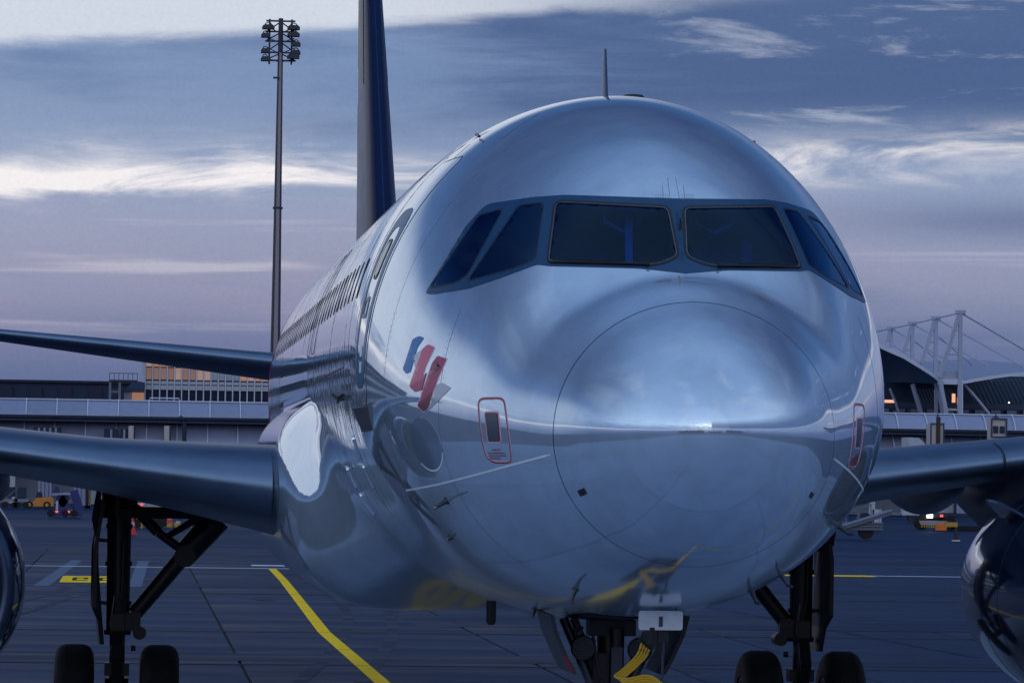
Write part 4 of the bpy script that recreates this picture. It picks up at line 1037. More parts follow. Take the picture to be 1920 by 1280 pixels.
def frame_rect(mb, x0, x1, z0, z1, Y, w, d):
    mb.box(((x0+x1)/2, Y, z0+w/2), (x1-x0, d, w)); mb.box(((x0+x1)/2, Y, z1-w/2), (x1-x0, d, w))
    mb.box((x0+w/2, Y, (z0+z1)/2), (w, d, z1-z0-2*w)); mb.box((x1-w/2, Y, (z0+z1)/2), (w, d, z1-z0-2*w))
def zat(px, py, Y): return at(px, py, Y).z
def xat(px, py, Y): return at(px, py, Y).x

# ---- pier with two tiers of bowed metal panels
PY = 262.0
pier = thing('pier_building', (20, PY, 0), 'long low pier with two tiers of bowed lilac-grey metal panels behind the jet', 'building')
zt, zb = zat(300, 752, PY), zat(300, 782, PY); z2t, z2b = zat(300, 794, PY), 3.55
px0, px1 = -140, 2040
X0, X1 = xat(px0, 800, PY), xat(px1, 820, PY)
MB().box(((X0+X1)/2, PY+7, (zt-.25)/2), (X1-X0, 12, zt-.25)).build('wall', 'wall_grey', pier)
MB().box(((X0+X1)/2, PY-.2, (zb+z2t)/2), (X1-X0, 2.6, zb-z2t-.10)).build('fascia', 'fascia_blue', pier)
MB().box(((X0+X1)/2, PY-.9, zb-.10), (X1-X0, 2.0, .14)).build('gutter', 'far_dark', pier)
MB().box(((X0+X1)/2, PY+.25, zt+.02), (X1-X0, .9, .10)).build('roof_edge', 'rib_light', pier)
def panel_mesh(w, z0, z1, out, name, m_):
    rows = []
    for k in range(8):
        f = k/7; a = f*PI/2; rows.append([Vector((x, -out*math.cos(a)**.9, z0+(z1-z0)*math.sin(a)**.8 if False else z0+(z1-z0)*f)) for x in (-w/2, w/2)])
    back = [[Vector((x, .5, r[0].z)) for x in (-w/2, w/2)] for r in rows]
    mb = MB(); mb.loft(rows, False, False)
    for s in (0, 1): mb.add([r[s] for r in rows]+[b_[s] for b_ in reversed(back)], [tuple(range(16))])
    mb.add([rows[0][0], rows[0][1], back[0][1], back[0][0]], [(0, 1, 2, 3)])
    return mb
PW = (xat(450, 770, PY)-xat(50, 765, PY))/7
xs_r = xat(50, 765, PY)
n0 = int((X0-xs_r)/PW)-1; n1 = int((X1-xs_r)/PW)+1
src = {}
for tier, (z0, z1, shift, out) in enumerate(((zb+.02, zt, 0.0, 1.5), (z2b, z2t, -.15, 1.2))):
    for k in range(n0, n1):
        x = xs_r+PW*(k+.5)+shift
        if x-PW/2 < X0 or x+PW/2 > X1: continue
        if tier not in src:
            o = panel_mesh(PW-.06, z0, z1, out, '', '').build('metal_panel', 'panel_lilac', pier, True, origin=(0, 0, 0), angle=35)
            r_ = MB().loft([[Vector((sx*.04, -out*math.cos(k_/7*PI/2)**.9-dy, z0+(z1-z0+.10)*k_/7)) for sx, dy in ((-1, 0), (-1, .10), (1, .10), (1, 0))] for k_ in range(8)]).build('panel_rib', 'rib_light', pier, origin=(0, 0, 0))
            src[tier] = (o, r_)
        else:
            o = src[tier][0].copy(); COL.objects.link(o); r_ = src[tier][1].copy(); COL.objects.link(r_)
        o.location = Vector((x, PY, 0))-pier.location; r_.location = Vector((x+PW/2, PY-.01, 0))-pier.location
# ground floor under the tiers
MB().box(((X0+X1)/2, PY+1.6, 1.75), (X1-X0, 1.0, 3.5)).build('ground_floor_wall', 'fascia_blue', pier)
for k in range(34):
    x = X0+(X1-X0)*(k+.5)/34
    MB().box((x, PY-.4, 1.75), (.45, .45, 3.5)).build('column', 'facade_white', pier)
    if k % 3 == 1: MB().box((x+1.1, PY+1.05, 1.3), (1.3, .12, 2.6)).build('door', 'facade_white', pier)
# window bands, brown shutters and a drainpipe on the lower tier
for (a, b, y0, y1) in ((62, 115, 800, 815), (195, 222, 803, 830), (226, 240, 803, 830)):
    f = MB().box(((xat(a, 810, PY-2)+xat(b, 810, PY-2))/2, PY-1.35, (zat(a, y0, PY-2)+zat(a, y1, PY-2))/2), (xat(b, 810, PY-2)-xat(a, 810, PY-2), .3, zat(a, y0, PY-2)-zat(a, y1, PY-2))).build('window', 'far_dark', pier)
    nn = max(2, int((b-a)/10))
    for k in range(1, nn):
        MB().box((xat(a+(b-a)*k/nn, 810, PY-2), PY-1.53, (zat(a, y0, PY-2)+zat(a, y1, PY-2))/2), (.16, .06, zat(a, y0, PY-2)-zat(a, y1, PY-2)-.1)).build('window_bar', 'panel_lilac', f)
for px in (247, 314):
    MB().box((xat(px, 815, PY-2), PY-1.5, zat(px, 815, PY-2)-.4), (.5, .5, 2.2)).build('shutter_box', 'cream', pier)
    MB().box((xat(px+5, 815, PY-2), PY-1.5, zat(px, 815, PY-2)-.4), (.12, .56, 2.2)).build('shutter_edge', 'far_dark', pier)
px = 345
MB().tube([(xat(336, 783, PY), PY-1.7, zat(336, 782, PY)), (xat(342, 785, PY), PY-1.75, zat(342, 786, PY)), (xat(345, 792, PY), PY-1.75, zat(345, 793, PY)), (xat(346, 830, PY), PY-1.8, 2.0)], .16, 8).build('drainpipe', 'far_dark', pier, True)
MB().tube([(xat(281, 747, PY), PY+.2, zt+.02), (xat(281, 747, PY), PY+.2, zt+.25), (xat(336, 747, PY), PY+.2, zt+.25), (xat(336, 749, PY), PY+.2, zt+.02)], .05, 6).build('roof_rail', 'rib_light', pier, True)

# ---- glazed office block with lit upper floor
OY = 300.0
ofc = thing('office_block', (xat(378, 740, OY), OY, 0), 'glazed office block, upper floor lit orange, white spandrels, seen under the tailplane', 'building')
xl, xr = xat(272, 730, OY), xat(640, 735, OY); hz = zat(378, 668, OY)
MB().box(((xl+xr)/2, OY+6.5, hz/2), (xr-xl, 12, hz)).build('wall', 'far_dark', ofc)
MB().box((xl-.15, OY+5.5, hz/2), (.3, 12, hz)).build('corner_wall', 'facade_white', ofc)
BW = (xat(450, 740, OY)-xat(272, 738, OY))/13
rows_ = [(zat(378, 749, OY)-3, zat(378, 732.5, OY), 'glass_far', 'window'), (zat(378, 732, OY), zat(378, 722, OY), 'facade_white', 'spandrel'), (zat(378, 721.6, OY), zat(378, 714.5, OY), 'facade_white', 'spandrel'),
         (zat(378, 713, OY), zat(378, 690, OY), 'lit_orange', 'window'), (zat(378, 689, OY), zat(378, 669, OY), 'lit_orange', 'window')]
share = {}
for r_i, (z0, z1, mt, nm) in enumerate(rows_):
    for k in range(22):
        x = xl+BW*(k+.5)
        m_ = mt
        if nm == 'window' and mt == 'lit_orange' and r_i == 3 and 9 <= k <= 12: m_ = 'facade_white'
        if m_ == 'lit_orange': m_ = random.choice(('lit_orange', 'lit_dim', 'lit_pale', 'lit_dim'))
        key = (r_i, m_)
        if key not in share:
            o = MB().box((0, 0, 0), (BW-.14, .20, z1-z0-.06)).build(nm, m_, ofc, origin=(0, 0, 0)); share[key] = o
        else: o = share[key].copy(); COL.objects.link(o)
        o.location = Vector((x, OY+.42-(.12 if nm == 'spandrel' else 0), (z0+z1)/2))-ofc.location
for k in range(23):
    MB().box((xl+BW*k, OY+.22, hz/2), (.10, .24, hz-.1)).build('mullion', 'rib_light', ofc)
MB().box(((xl+xr)/2, OY+6.5, hz+.15), (xr-xl+.6, 12.6, .3)).build('roof', 'fascia_blue', ofc)

# ---- open steel stair tower with railing
tw = thing('stair_tower', (xat(225, 740, 296), 296, 0), 'open steel stair tower with railed platform beside the office block', 'tower')
xa, xb = xat(204, 740, 296), xat(258, 740, 296); zp = zat(230, 714, 296); zr = zat(230, 700, 296)
MB().box(((xa+xb)/2, 296.5, zp), (xb-xa, 3, .16)).build('platform', 'mast_edge', tw)
for x in (xa, xat(222, 740, 296)):
    for dy in (0, 3): MB().box((x+.1, 295.2+dy, zp/2), (.2, .2, zp)).build('post', 'wall_grey', tw)
for k in range(7):
    MB().box((xa+.05+(xb-xa-.1)*k/6, 295.1, (zp+zr)/2), (.07, .07, zr-zp)).build('baluster', 'wall_grey', tw)
MB().box(((xa+xb)/2, 295.1, zr), (xb-xa, .08, .08)).build('handrail', 'wall_grey', tw)
for k in range(8):
    MB().box((xat(214, 740, 296), 296.4, zp-.4-k*.55), (.75, 1.8, .22)).build('stair_flight', 'wall_grey' if k % 2 else 'far_dark', tw)
# ---- small hip-roofed hut
ht = thing('rooftop_hut', (xat(252, 745, 298), 298, 0), 'small dark hip-roofed hut with pale and lit walls below the stair tower', 'hut')
xa, xb = xat(230, 745, 298), xat(271, 745, 298); z0, z1, z2 = 4.0, zat(250, 733.5, 298), zat(250, 714, 298)
MB().box(((xa+xb)/2, 300, (z0+z1)/2-2), (xb-xa-.2, 3, z1-z0+4)).build('wall', 'facade_white', ht)
MB().box((xa+(xb-xa)*.70, 298.42, (z0+z1)/2), (1.05, .12, z1-z0-.2)).build('lit_window', 'lit_orange', ht)
MB().add([(xa, 298.2, z1), (xb, 298.2, z1), (xb, 301.8, z1), (xa, 301.8, z1), (xa+.9, 299.6, z2), (xb, 299.6, z2)], [(0, 1, 5, 4), (1, 2, 5), (2, 3, 4, 5), (3, 0, 4), (3, 2, 1, 0)]).build('roof', 'far_dark', ht)

# ---- long dark hangar
HY = 420.0
hg = thing('hangar', (xat(60, 735, HY), HY, 0), 'long dark navy hangar with arched bays far behind the wing', 'hangar')
xa, xb = xat(-260, 730, HY), xat(320, 735, HY); zt_ = zat(100, 717, HY)
MB().box(((xa+xb)/2, HY+12, zt_/2), (xb-xa, 22, zt_)).build('wall', 'hangar_blue', hg)
for k in range(-4, 6):
    a = xat(66+56*k-28, 735, HY); b = xat(66+56*k+27, 735, HY)
    if b > xb: break
    poly = [(a, HY+.9, .5), (b, HY+.9, .5), (b-.05, HY+.9, zt_*.40), (b-1.0, HY+.9, zt_-.5), (a+1.2, HY+.9, zt_-.5), (a+.05, HY+.9, zt_*.40)]
    MB().prism(poly, (0, -.4, 0)).build('bay_door', 'hangar_dark', hg)
MB().box(((xa+xb)/2, HY+12, zt_+.15), (xb-xa+.5, 23, .3)).build('roof', 'hangar_dark', hg)

# ---- floodlight mast
LY = 215.0
base = at(516, 880, LY); lm = thing('light_mast', (base.x, LY, 0), 'tall tapering floodlight mast with a cluster of lamps, left of the tail fin', 'light mast')
zt_ = zat(527, 35, LY); bx = xat(516.5, 640, LY)
MB().cyl((bx, LY, 0), (bx, LY, zt_), .40, .15, 8).build('pole', 'mast_edge', lm, True, angle=30)
MB().prism([(bx-.17, LY-.395, 0), (bx+.17, LY-.395, 0), (bx+.075, LY-.20, zat(527, 100, LY)), (bx-.075, LY-.20, zat(527, 100, LY))], (0, -.03, 0)).build('ladder_strip', 'mast_grey', lm)
MB().box((bx-.25, LY-.3, zat(520, 147, LY)), (.4, .15, .12)).build('bracket', 'mast_edge', lm)
MB().cyl((bx, LY, zat(518, 392, LY)), (bx, LY, zat(518, 388, LY)), .33, .33, 12).build('flange', 'mast_edge', lm)
lv = [zat(527, y, LY) for y in (40, 60, 78, 99, 114)]
for i, z in enumerate(lv):
    hw = .95 if i in (0,) else 1.0
    MB().bar((bx-hw, LY, z), (bx+hw, LY, z), .11).build('cross_arm', 'mast_edge', lm)
    if i < 4:
        for s in (-1, 1):
            MB().bar((bx, LY, z-.05), (bx+s*hw*.9, LY, lv[i+1]+.05), .08).build('diagonal', 'mast_edge', lm)
            MB().bar((bx+s*hw*.9, LY, z-.4), (bx, LY, lv[i+1]-.1), .06).build('diagonal', 'mast_edge', lm)
for s in (-1, 1):
    MB().bar((bx+s*.72, LY, lv[-1]-.25), (bx+s*.72, LY, lv[0]+.12), .12).build('upright', 'mast_edge', lm)
for i, (z, s, big) in enumerate([(lv[0]-.45, -1, 1), (lv[0]-.45, 1, 1), (lv[1]-.3, -1, 0), (lv[1]-.2, 1, 1), (lv[2]-.2, 1, 0), (lv[3]+.05, -1, 0), (lv[3]+.0, 1, 0), (lv[4]+.05, -1, 0), (lv[4]+.25, 1, 1)]):
    c = Vector((bx+s*(.82 if big else 1.0), LY-.35, z)); hw = .40 if big else .28
    mb = MB(); mb.loft([[c+Vector((x, y*.32, zz)) for x, y in ((-w_, -1), (w_, -1), (w_, 1), (-w_, 1))] for w_, zz in ((hw, -.14), (hw, .02), (hw*.7, .12), (hw*.62, .14))])
    fl = mb.build('floodlight', 'mast_edge', lm)
    MB().tube([c+Vector((-hw*.6, 0, .1)), c+Vector((-hw*.4, .1, .26)), c+Vector((0, .2, .32)), c+Vector((hw*.4, .1, .26)), c+Vector((hw*.6, 0, .1))], .035, 6).build('yoke', 'mast_edge', fl)

# ---- cable-stayed hall on the right
hall = thing('cable_stayed_hall', (xat(1780, 800, 330), 330, 0), 'hall with steel A-shaped masts and stay cables above a swept roof', 'hall')
masts = [((1801, 586), (1801.5, 774), (1761, 708), 316), ((1755, 597), (1755, 704), (1727, 681), 330), ((1711, 607), (1711, 672), (1694, 660), 344), ((1671, 616), (1671.5, 651), (1663, 640), 358)]
tops = []
for (t_, v_, i_, Y) in masts:
    T_, V_, I_ = at(*t_, Y), at(*v_, Y), at(*i_, Y); tops.append((T_, Y)); V2 = Vector((T_.x, Y, V_.z))
    ms_ = MB().bar(T_, V2, .36, .36).build('mast_leg', 'roof_steel', hall)
    MB().bar(T_+Vector((-.12, 0, -.1)), I_, .40, .40).build('mast_leg', 'roof_steel', hall)
    MB().box(T_+Vector((0, 0, .05)), (.9, .5, .35)).build('mast_head', 'roof_steel', hall)
    for f in (.42, .76):
        a = T_.lerp(V2, f); k = (T_.z-a.z)/(T_.z-I_.z)
        if k < 1: b = T_.lerp(I_, k); MB().bar(a, b, .16).build('mast_rung', 'roof_steel', hall)
for (a, _), (b, _) in zip(tops[:-1], tops[1:]): MB().cyl(a, b, .075, n=8).build('ridge_cable', 'roof_steel', hall)
for (T_, Y), (ex_, ey_, eY) in zip(tops, ((2000, 702, 318), (1950, 705, 326), (1872, 697, 336), (1826, 704, 342))):
    MB().cyl(T_, at(ex_, ey_, eY), .085, n=8).build('stay_cable', 'roof_steel', hall)
for (T_, Y), e_ in zip(tops[1:], ((1860, 716), (1800, 712), (1765, 705))):
    MB().cyl(T_+Vector((.3, 0, -1.8)), at(e_[0], e_[1], 350), .06, n=8).build('stay_cable', 'roof_steel', hall)
MB().cyl(at(1640, 622, 362), tops[-1][0], .07, n=8).build('ridge_cable', 'roof_steel', hall)
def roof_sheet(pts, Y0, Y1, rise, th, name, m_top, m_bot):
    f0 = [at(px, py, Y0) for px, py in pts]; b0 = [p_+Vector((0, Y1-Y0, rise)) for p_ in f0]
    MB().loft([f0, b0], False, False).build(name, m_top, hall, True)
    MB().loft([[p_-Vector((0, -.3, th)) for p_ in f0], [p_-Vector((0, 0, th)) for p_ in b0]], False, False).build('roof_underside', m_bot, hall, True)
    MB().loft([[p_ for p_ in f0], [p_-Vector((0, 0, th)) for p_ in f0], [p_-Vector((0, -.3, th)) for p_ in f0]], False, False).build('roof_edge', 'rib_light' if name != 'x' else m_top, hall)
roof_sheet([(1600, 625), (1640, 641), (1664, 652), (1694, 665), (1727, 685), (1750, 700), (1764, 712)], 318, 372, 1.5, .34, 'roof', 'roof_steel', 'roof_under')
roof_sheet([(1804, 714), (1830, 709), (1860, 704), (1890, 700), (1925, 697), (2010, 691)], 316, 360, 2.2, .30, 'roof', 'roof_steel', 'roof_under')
a, b = at(1762, 713, 316), at(1806, 716, 316)
MB().box(((a.x+b.x)/2, 316.4, a.z-.1), (b.x-a.x, .9, .5)).build('valley_gutter', 'rib_light', hall); MB().box(((a.x+b.x)/2, 316.6, a.z+.55), (b.x-a.x, .3, .7)).build('valley_beam', 'roof_steel', hall)
for pts, Y in (([(1763, 712), (1766, 735), (1771, 758), (1774, 775), (1775, 800)], 315.5), ([(1754, 715), (1760, 738), (1764, 757), (1767, 775)], 330), ([(1711, 720), (1716, 738), (1722, 757), (1727, 775)], 338), ([(1668, 728), (1674, 742), (1680, 757), (1685, 775)], 345), ([(1808, 720), (1830, 745), (1855, 776)], 317)):
    MB().tube([at(x, y, Y) for x, y in pts], .24 if Y < 340 and pts[0][0] != 1808 else .14, 8).build('curved_strut', 'roof_steel', hall, True)
MB().bar(at(1801.5, 714, 316), at(1801.5, 800, 316), .34).build('column', 'rib_light', hall); MB().bar(at(1755, 730, 330), at(1756, 800, 330), .3).build('column', 'roof_steel', hall)
MB().bar(at(1773, 767, 316), at(1801, 768, 316), .2).build('tie_beam', 'roof_steel', hall)
# hall body: dark recess, sloping glazing bars, parapet
fa, fb_ = at(1560, 780, 352), at(2030, 780, 352); ztop = zat(1840, 704, 352)
MB().box(((fa.x+fb_.x)/2, 356, ztop/2), (fb_.x-fa.x, 6, ztop)).build('wall', 'hall_wall', hall)
for k in range(22):
    px = 1806+8.2*k
    if px > 1990: break
    MB().bar(at(px, 712, 348.6), at(px+22, 757, 348.6), .30, .10).build('glazing_bar', 'teal_glass', hall)
for k in range(12):
    MB().bar(at(1716+6*k, 728, 348.6), at(1716+6*k+14, 757, 348.6), .22, .10).build('glazing_bar', 'teal_glass', hall)
MB().box(((fa.x+fb_.x)/2, 346, (zat(1790, 756, 346)+zat(1790, 766, 346))/2), (fb_.x-fa.x, 1.0, zat(1790, 756, 346)-zat(1790, 766, 346))).build('parapet', 'fascia_blue', hall)
for k in range(16):
    x = fa.x+(fb_.x-fa.x)*(k+.5)/16
    MB().box((x, 346.2, zat(1790, 770, 346)-.1), (1.0, 1.4, .45)).build('parapet_block', 'wall_grey', hall)
for px, py, w_, h_ in ((1668, 752, 1.1, .30), (1788, 746, .34, .9), (1797, 751, .25, .7)):
    MB().box(at(px, py, 345), (w_, .1, h_)).build('lit_window', 'lamp_warm', hall)
for px, py in ((1892, 754.5),):
    MB().lathe(at(px, py, 344), (0, 1, 0), [(0, .001), (0, .07), (.08, .07), (.1, .001)], 12).build('lamp', 'lamp_white', hall)

# ---- gate towers (bridge heads) in front of the pier, right
gt = thing('gate_tower', (xat(1757, 812, 240), 240, 0), 'pale gate box with a rust-brown centre strip in front of the pier', 'gate box')
c = at(1757.5, 812, 240); zt_ = zat(1757, 794, 240)
MB().box((c.x, 240.8, zt_/2), (.95, 1.5, zt_)).build('body', 'cream', gt)
MB().box((c.x+.06, 239.98, zt_/2+.25), (.30, .14, zt_+.5)).build('strip', 'rust_brown', gt)
frame_rect(fr := MB(), c.x-.52, c.x+.52, 2.0, zt_+.05, 240.02, .09, .12); fr.build('frame', 'fascia_blue', gt)
MB().cyl((c.x+.06, 240.2, zt_+.4), (c.x+.06, 240.2, zt_+.75), .10, .03, 8).build('finial', 'rust_brown', gt)
gt = thing('gate_cabin', (xat(1872, 800, 236), 236, 0), 'beige gate cabin with two dark windows on the right of the pier', 'gate cabin')
c = at(1873, 800, 236); zt_ = zat(1873, 785, 236)
MB().box((c.x, 236.8, zt_/2), (1.0, 1.5, zt_)).build('body', 'cream', gt)
frame_rect(fr := MB(), c.x-.60, c.x+.60, zat(1873, 820, 236), zt_+.06, 235.98, .10, .14); fr.build('frame', 'fascia_blue', gt)
for s in (-.24, .24): MB().box((c.x+s, 236.0, zat(1873, 805, 236)), (.34, .12, .50)).build('window', 'far_dark', gt)
MB().lathe((c.x-.1, 236.6, zt_), (0, 0, 1), [(0, .28), (.1, .24), (.18, .08), (.35, .03), (.36, .001)], 12).build('roof_lamp', 'far_dark', gt, True)
tr = thing('service_truck', (xat(1715, 825, 214), 216, 0), 'white rounded service-truck body just above the right wing', 'truck')
a, b = at(1704, 829, 214), at(1730, 829, 214); zt_ = zat(1704, 819.5, 214)
body = MB().prism([(a.x, 214, .8), (b.x+.9, 214, .8), (b.x+.6, 214, zt_-.9), (b.x+.1, 214, zt_-.35), (a.x+.7, 214, zt_-.02), (a.x, 214, zt_)], (0, 2.3, 0)).build('box_body', 'facade_white', tr)
MB().box(((a.x+b.x)/2+.3, 213.96, 2.0), (2.2, .06, 1.0)).build('side_panel', 'panel_lilac', tr)
for x in (a.x+.4, b.x+.4): MB().cyl((x, 213.9, .45), (x, 214.25, .45), .45, .45, 16).build('wheel', 'tyre_rubber', tr, True, angle=30)

# ---- passenger bridge column, right (ribbed drum on a wheeled carriage)
BY = 186.0
jb = thing('passenger_bridge', (xat(1765, 950, BY), BY, 0), 'passenger boarding bridge with ribbed silver drum on an orange-lit wheeled carriage', 'boarding bridge')
mat('drum_metal', (.34, .33, .38), rough=.35, metal=.4)
a, b = at(1731, 950, BY), at(1800, 950, BY); z0, z1 = zat(1765, 961, BY), zat(1765, 915, BY); cxx = (a.x+b.x)/2; r_ = (b.x-a.x)/2
rg = []
for zz in (z0, z1):
    rg.append([Vector((cxx+(r_*(1+.022*(i % 2)))*math.cos(2*PI*i/96), BY+1.6+(r_*(1+.022*(i % 2)))*math.sin(2*PI*i/96), zz)) for i in range(96)])
MB().loft(rg).build('drum', 'drum_metal', jb)
MB().cyl((cxx, BY+1.6, z1), (cxx, BY+1.6, z1+.9), r_*1.04, r_*1.04, 40).build('drum_top', 'wall_grey', jb, True, angle=30)
MB().cyl((cxx, BY+1.6, z0-.28), (cxx, BY+1.6, z0), r_*1.03, r_*1.03, 40).build('drum_base', 'mid_metal', jb, True, angle=30)
c = at(1809, 940, BY); MB().box((c.x, BY+1.2, (z0+z1)/2+.2), (.55, .6, z1-z0+.9)).build('corner_post', 'panel_lilac', jb)
c1, c2 = at(1817, 940, BY), at(1900, 940, BY); MB().box(((c1.x+c2.x)/2, BY+2.2, (z0+z1)/2+.3), (c2.x-c1.x, 2.0, z1-z0+.7)).build('cab', 'facade_white', jb)
MB().box(((c1.x+c2.x)/2, BY+1.16, zat(1840, 935, BY)), (c2.x-c1.x, .05, .05)).build('cab_joint', 'far_dark', jb)
MB().box((c1.x+2.2, BY+1.8, z0-.12), (6.6, 2.4, .2)).build('cab_floor', 'far_dark', jb)
MB().box((c1.x+15, BY+2.6, zat(1840, 920, BY)+.4), (26, 3, 2.6)).build('tunnel', 'wall_grey', jb)
d0, d1 = at(1698, 962, BY), at(1731, 962, BY); MB().box(((d0.x+d1.x)/2, BY+1.2, d0.z), (d1.x-d0.x, .5, .22)).build('side_rail', 'facade_white', jb)
MB().box((d0.x-.8, BY+1.2, d0.z-.05), (3.0, .3, .14)).build('side_rail', 'wall_grey', jb)
MB().cyl((cxx-.1, BY+1.6, .9), (cxx-.1, BY+1.6, z0-.2), .5, .6, 16).build('lift_column', 'far_dark', jb, True, angle=40)
c = at(1754, 980, BY); MB().cyl((c.x, BY+1.2, c.z-.12), (c.x, BY+1.2, c.z+.12), .95, 1.05, 28).build('slew_ring', 'cream', jb, True, angle=35)
for k in range(16):
    f = -1+2*k/15; MB().box((c.x+f*.95, BY+1.2-math.sqrt(max(0, 1.0-f*f))*1.02, c.z-.20), (.07, .05, .14)).build('hazard_tooth', 'bollard_yellow', jb)
MB().box((c.x, BY+1.5, .55), (2.2, 1.2, .5)).build('carriage', 'far_dark', jb)
c = at(1766, 988, BY); MB().box((c.x, BY+.3, c.z), (.66, .2, .36)).build('orange_guard', 'safety_orange', jb)
for x in (c.x-1.05, c.x+.55): MB().cyl((x, BY+.6, .42), (x, BY+1.0, .42), .42, .42, 20).build('wheel', 'tyre_rubber', jb, True, angle=30)
MB().box((c.x+3.2, BY+.8, zat(1820, 991, BY)), (5.0, .4, .30)).build('tow_beam', 'bay_black', jb)
c = at(1746, 967, BY); MB().box((c.x, BY+.4, c.z), (.34, .1, .22)).build('lamp', 'lamp_white', jb)
MB().box((c.x+.7, BY+.4, c.z+.02), (.16, .1, .14)).build('lamp', 'lamp_red', jb)
st_ = thing('stand_post', (xat(1792, 1005, 152), 152, 0), 'small dark hose post standing on the apron before the boarding bridge', 'post')
c = ground(1792, 1014); MB().tube([(c.x, 152, 0), (c.x, 152, .5), (c.x-.05, 152, .75)], [.11, .08, .05], 8).build('post', 'gasket', st_, True)
MB().box((c.x-.25, 152, .80), (.6, .2, .22)).build('head', 'bollard_yellow', st_)
MB().cyl((c.x, 152, 0), (c.x, 152, .06), .22, .2, 12).build('base', 'cream', st_)

# ---- belt loader, right
bl = thing('belt_loader', (xat(1600, 1000, 154), 154, 0), 'dark belt loader with raised conveyor and railing under the right wing', 'loader')
mat('loader_grey', (.10, .12, .16), rough=.45)
a, b = at(1575, 989, 154), at(1668, 960, 154)
MB().bar(a, b, .9, .22, up=(0, 0, 1)).build('conveyor', 'loader_grey', bl)
MB().bar(a+Vector((0, -.47, .12)), b+Vector((0, -.47, .12)), .06, .10).build('conveyor_edge', 'panel_lilac', bl)
for f in (.1, .35, .6):
    p_ = a.lerp(b, f); MB().bar(p_+Vector((0, -.45, 0)), p_+Vector((-.05, -.45, .75)), .05).build('rail_post', 'wall_grey', bl)
MB().bar(a+Vector((0, -.45, .70)), b+Vector((-1.0, -.45, .35)), .05).build('handrail', 'wall_grey', bl)
c = ground(1598, 1009); MB().box((c.x-.6, 154.6, .62), (3.4, 1.6, .40)).build('chassis', 'loader_grey', bl)
for k in range(3): MB().box((c.x-.3, 153.76, .50+.14*k), (2.9, .06, .05)).build('grille_bar', 'wall_grey', bl)
for x in (c.x-1.6, c.x+.35): MB().cyl((x, 153.9, .36), (x, 154.2, .36), .36, .36, 18).build('wheel', 'tyre_rubber', bl, True, angle=30)
MB().lathe((c.x+.3, 154.3, .95), (0, 1, 0), [(-.3, .001), (-.3, .35), (.3, .35), (.3, .001)], 20).build('hose_reel', 'far_dark', bl, True, angle=35)
for px, w_ in ((1634, .18), (1641, .42), (1649, .12)):
    c = at(px, 962, 180)
    o = thing('parked_cart', (c.x, 180, 0), {1634: 'small white cart at the left of three behind the belt loader', 1641: 'wider white cart, middle of three behind the belt loader', 1649: 'narrow white cart at the right of three behind the belt loader'}[px], 'cart', 'white carts behind the belt loader')
    MB().box((c.x, 180, c.z-.15), (w_, .6, c.z*.0+.75)).build('box', 'facade_white', o); MB().box((c.x, 180, (c.z-.5)/2), (w_*.8, .5, c.z-.5)).build('chassis', 'far_dark', o)

# ---- left: baggage tractor, blue loader, cones, dispenser truck, cabinet, bollards
TY = 231.0
tg = thing('baggage_tractor', (xat(80, 950, TY), TY, 0), 'orange-yellow low baggage tractor with long bonnet under the left wing', 'tractor')
def P(px, py, Y): v_ = at(px, py, Y); return (v_.x, Y, v_.z)
MB().prism([P(48, 949, TY), P(48, 942, TY), P(62, 940, TY), P(68, 932.5, TY), P(97, 932, TY), P(100, 936, TY), P(100.5, 949, TY)], (0, 1.6, 0)).build('body', 'orange_paint', tg)
MB().prism([P(66, 932, TY), P(70, 922, TY), P(78, 922, TY), P(79, 932, TY)], (0, 1.2, 0)).build('seat_back', 'far_dark', tg)
for px in (55, 88):
    c = at(px, 947, TY); MB().cyl((c.x, TY-.06, .25), (c.x, TY+.25, .25), .25, .25, 22).build('wheel', 'tyre_rubber', tg, True, angle=30); MB().cyl((c.x, TY-.10, .25), (c.x, TY-.05, .25), .11, .13, 16).build('hub', 'bollard_yellow', tg)
MB().cyl(P(77, 922, TY), P(77, 931, TY), .03, n=6).build('post', 'far_dark', tg)
for i, (px, w_, lbl) in enumerate(((40, 1.0, 'grey luggage dolly hitched just behind the orange tractor'), (18, 1.1, 'grey luggage dolly with lamp, farther left behind the orange tractor'))):
    d_ = thing('luggage_dolly', (xat(px, 950, TY), TY, 0), lbl, 'dolly', 'luggage dollies')
    c = at(px, 944, TY); MB().box((c.x, TY+.6, .55), (w_, 1.4, .16)).build('deck', 'vehicle_grey', d_)
    MB().box((c.x, TY+.8, 1.05), (w_*.6, .9, .8)).build('load', 'far_dark', d_)
    for s in (-.3, .3): MB().cyl((c.x+s, TY-.1, .22), (c.x+s, TY+.05, .22), .22, .22, 14).build('wheel', 'tyre_rubber', d_, True, angle=30)
    if i: MB().box((c.x+.25, TY-.1, .72), (.22, .06, .12)).build('reflector', 'cream', d_)
VY = 193.0
vb = thing('lift_loader', (xat(120, 965, VY), VY, 0), 'dark blue scissor-lift loader with platform and sloping conveyor, left of the gear leg', 'loader')
MB().prism([P(93, 967, VY), P(93, 960, VY), P(104, 958, VY), P(108, 950, VY), P(126, 950, VY), P(132, 956, VY), P(152, 958, VY), P(153, 967, VY)], (0, 2.2, 0)).build('chassis', 'vehicle_blue', vb)
MB().prism([P(97, 928, VY), P(97, 925, VY), P(131, 923.5, VY), P(133, 927, VY)], (0, 2.4, 0)).build('platform', 'panel_lilac', vb)
MB().prism([P(101, 923, VY), P(103, 911, VY), P(110, 911, VY), P(113, 923, VY)], (0, 1.5, 0)).build('guard', 'vehicle_blue', vb)
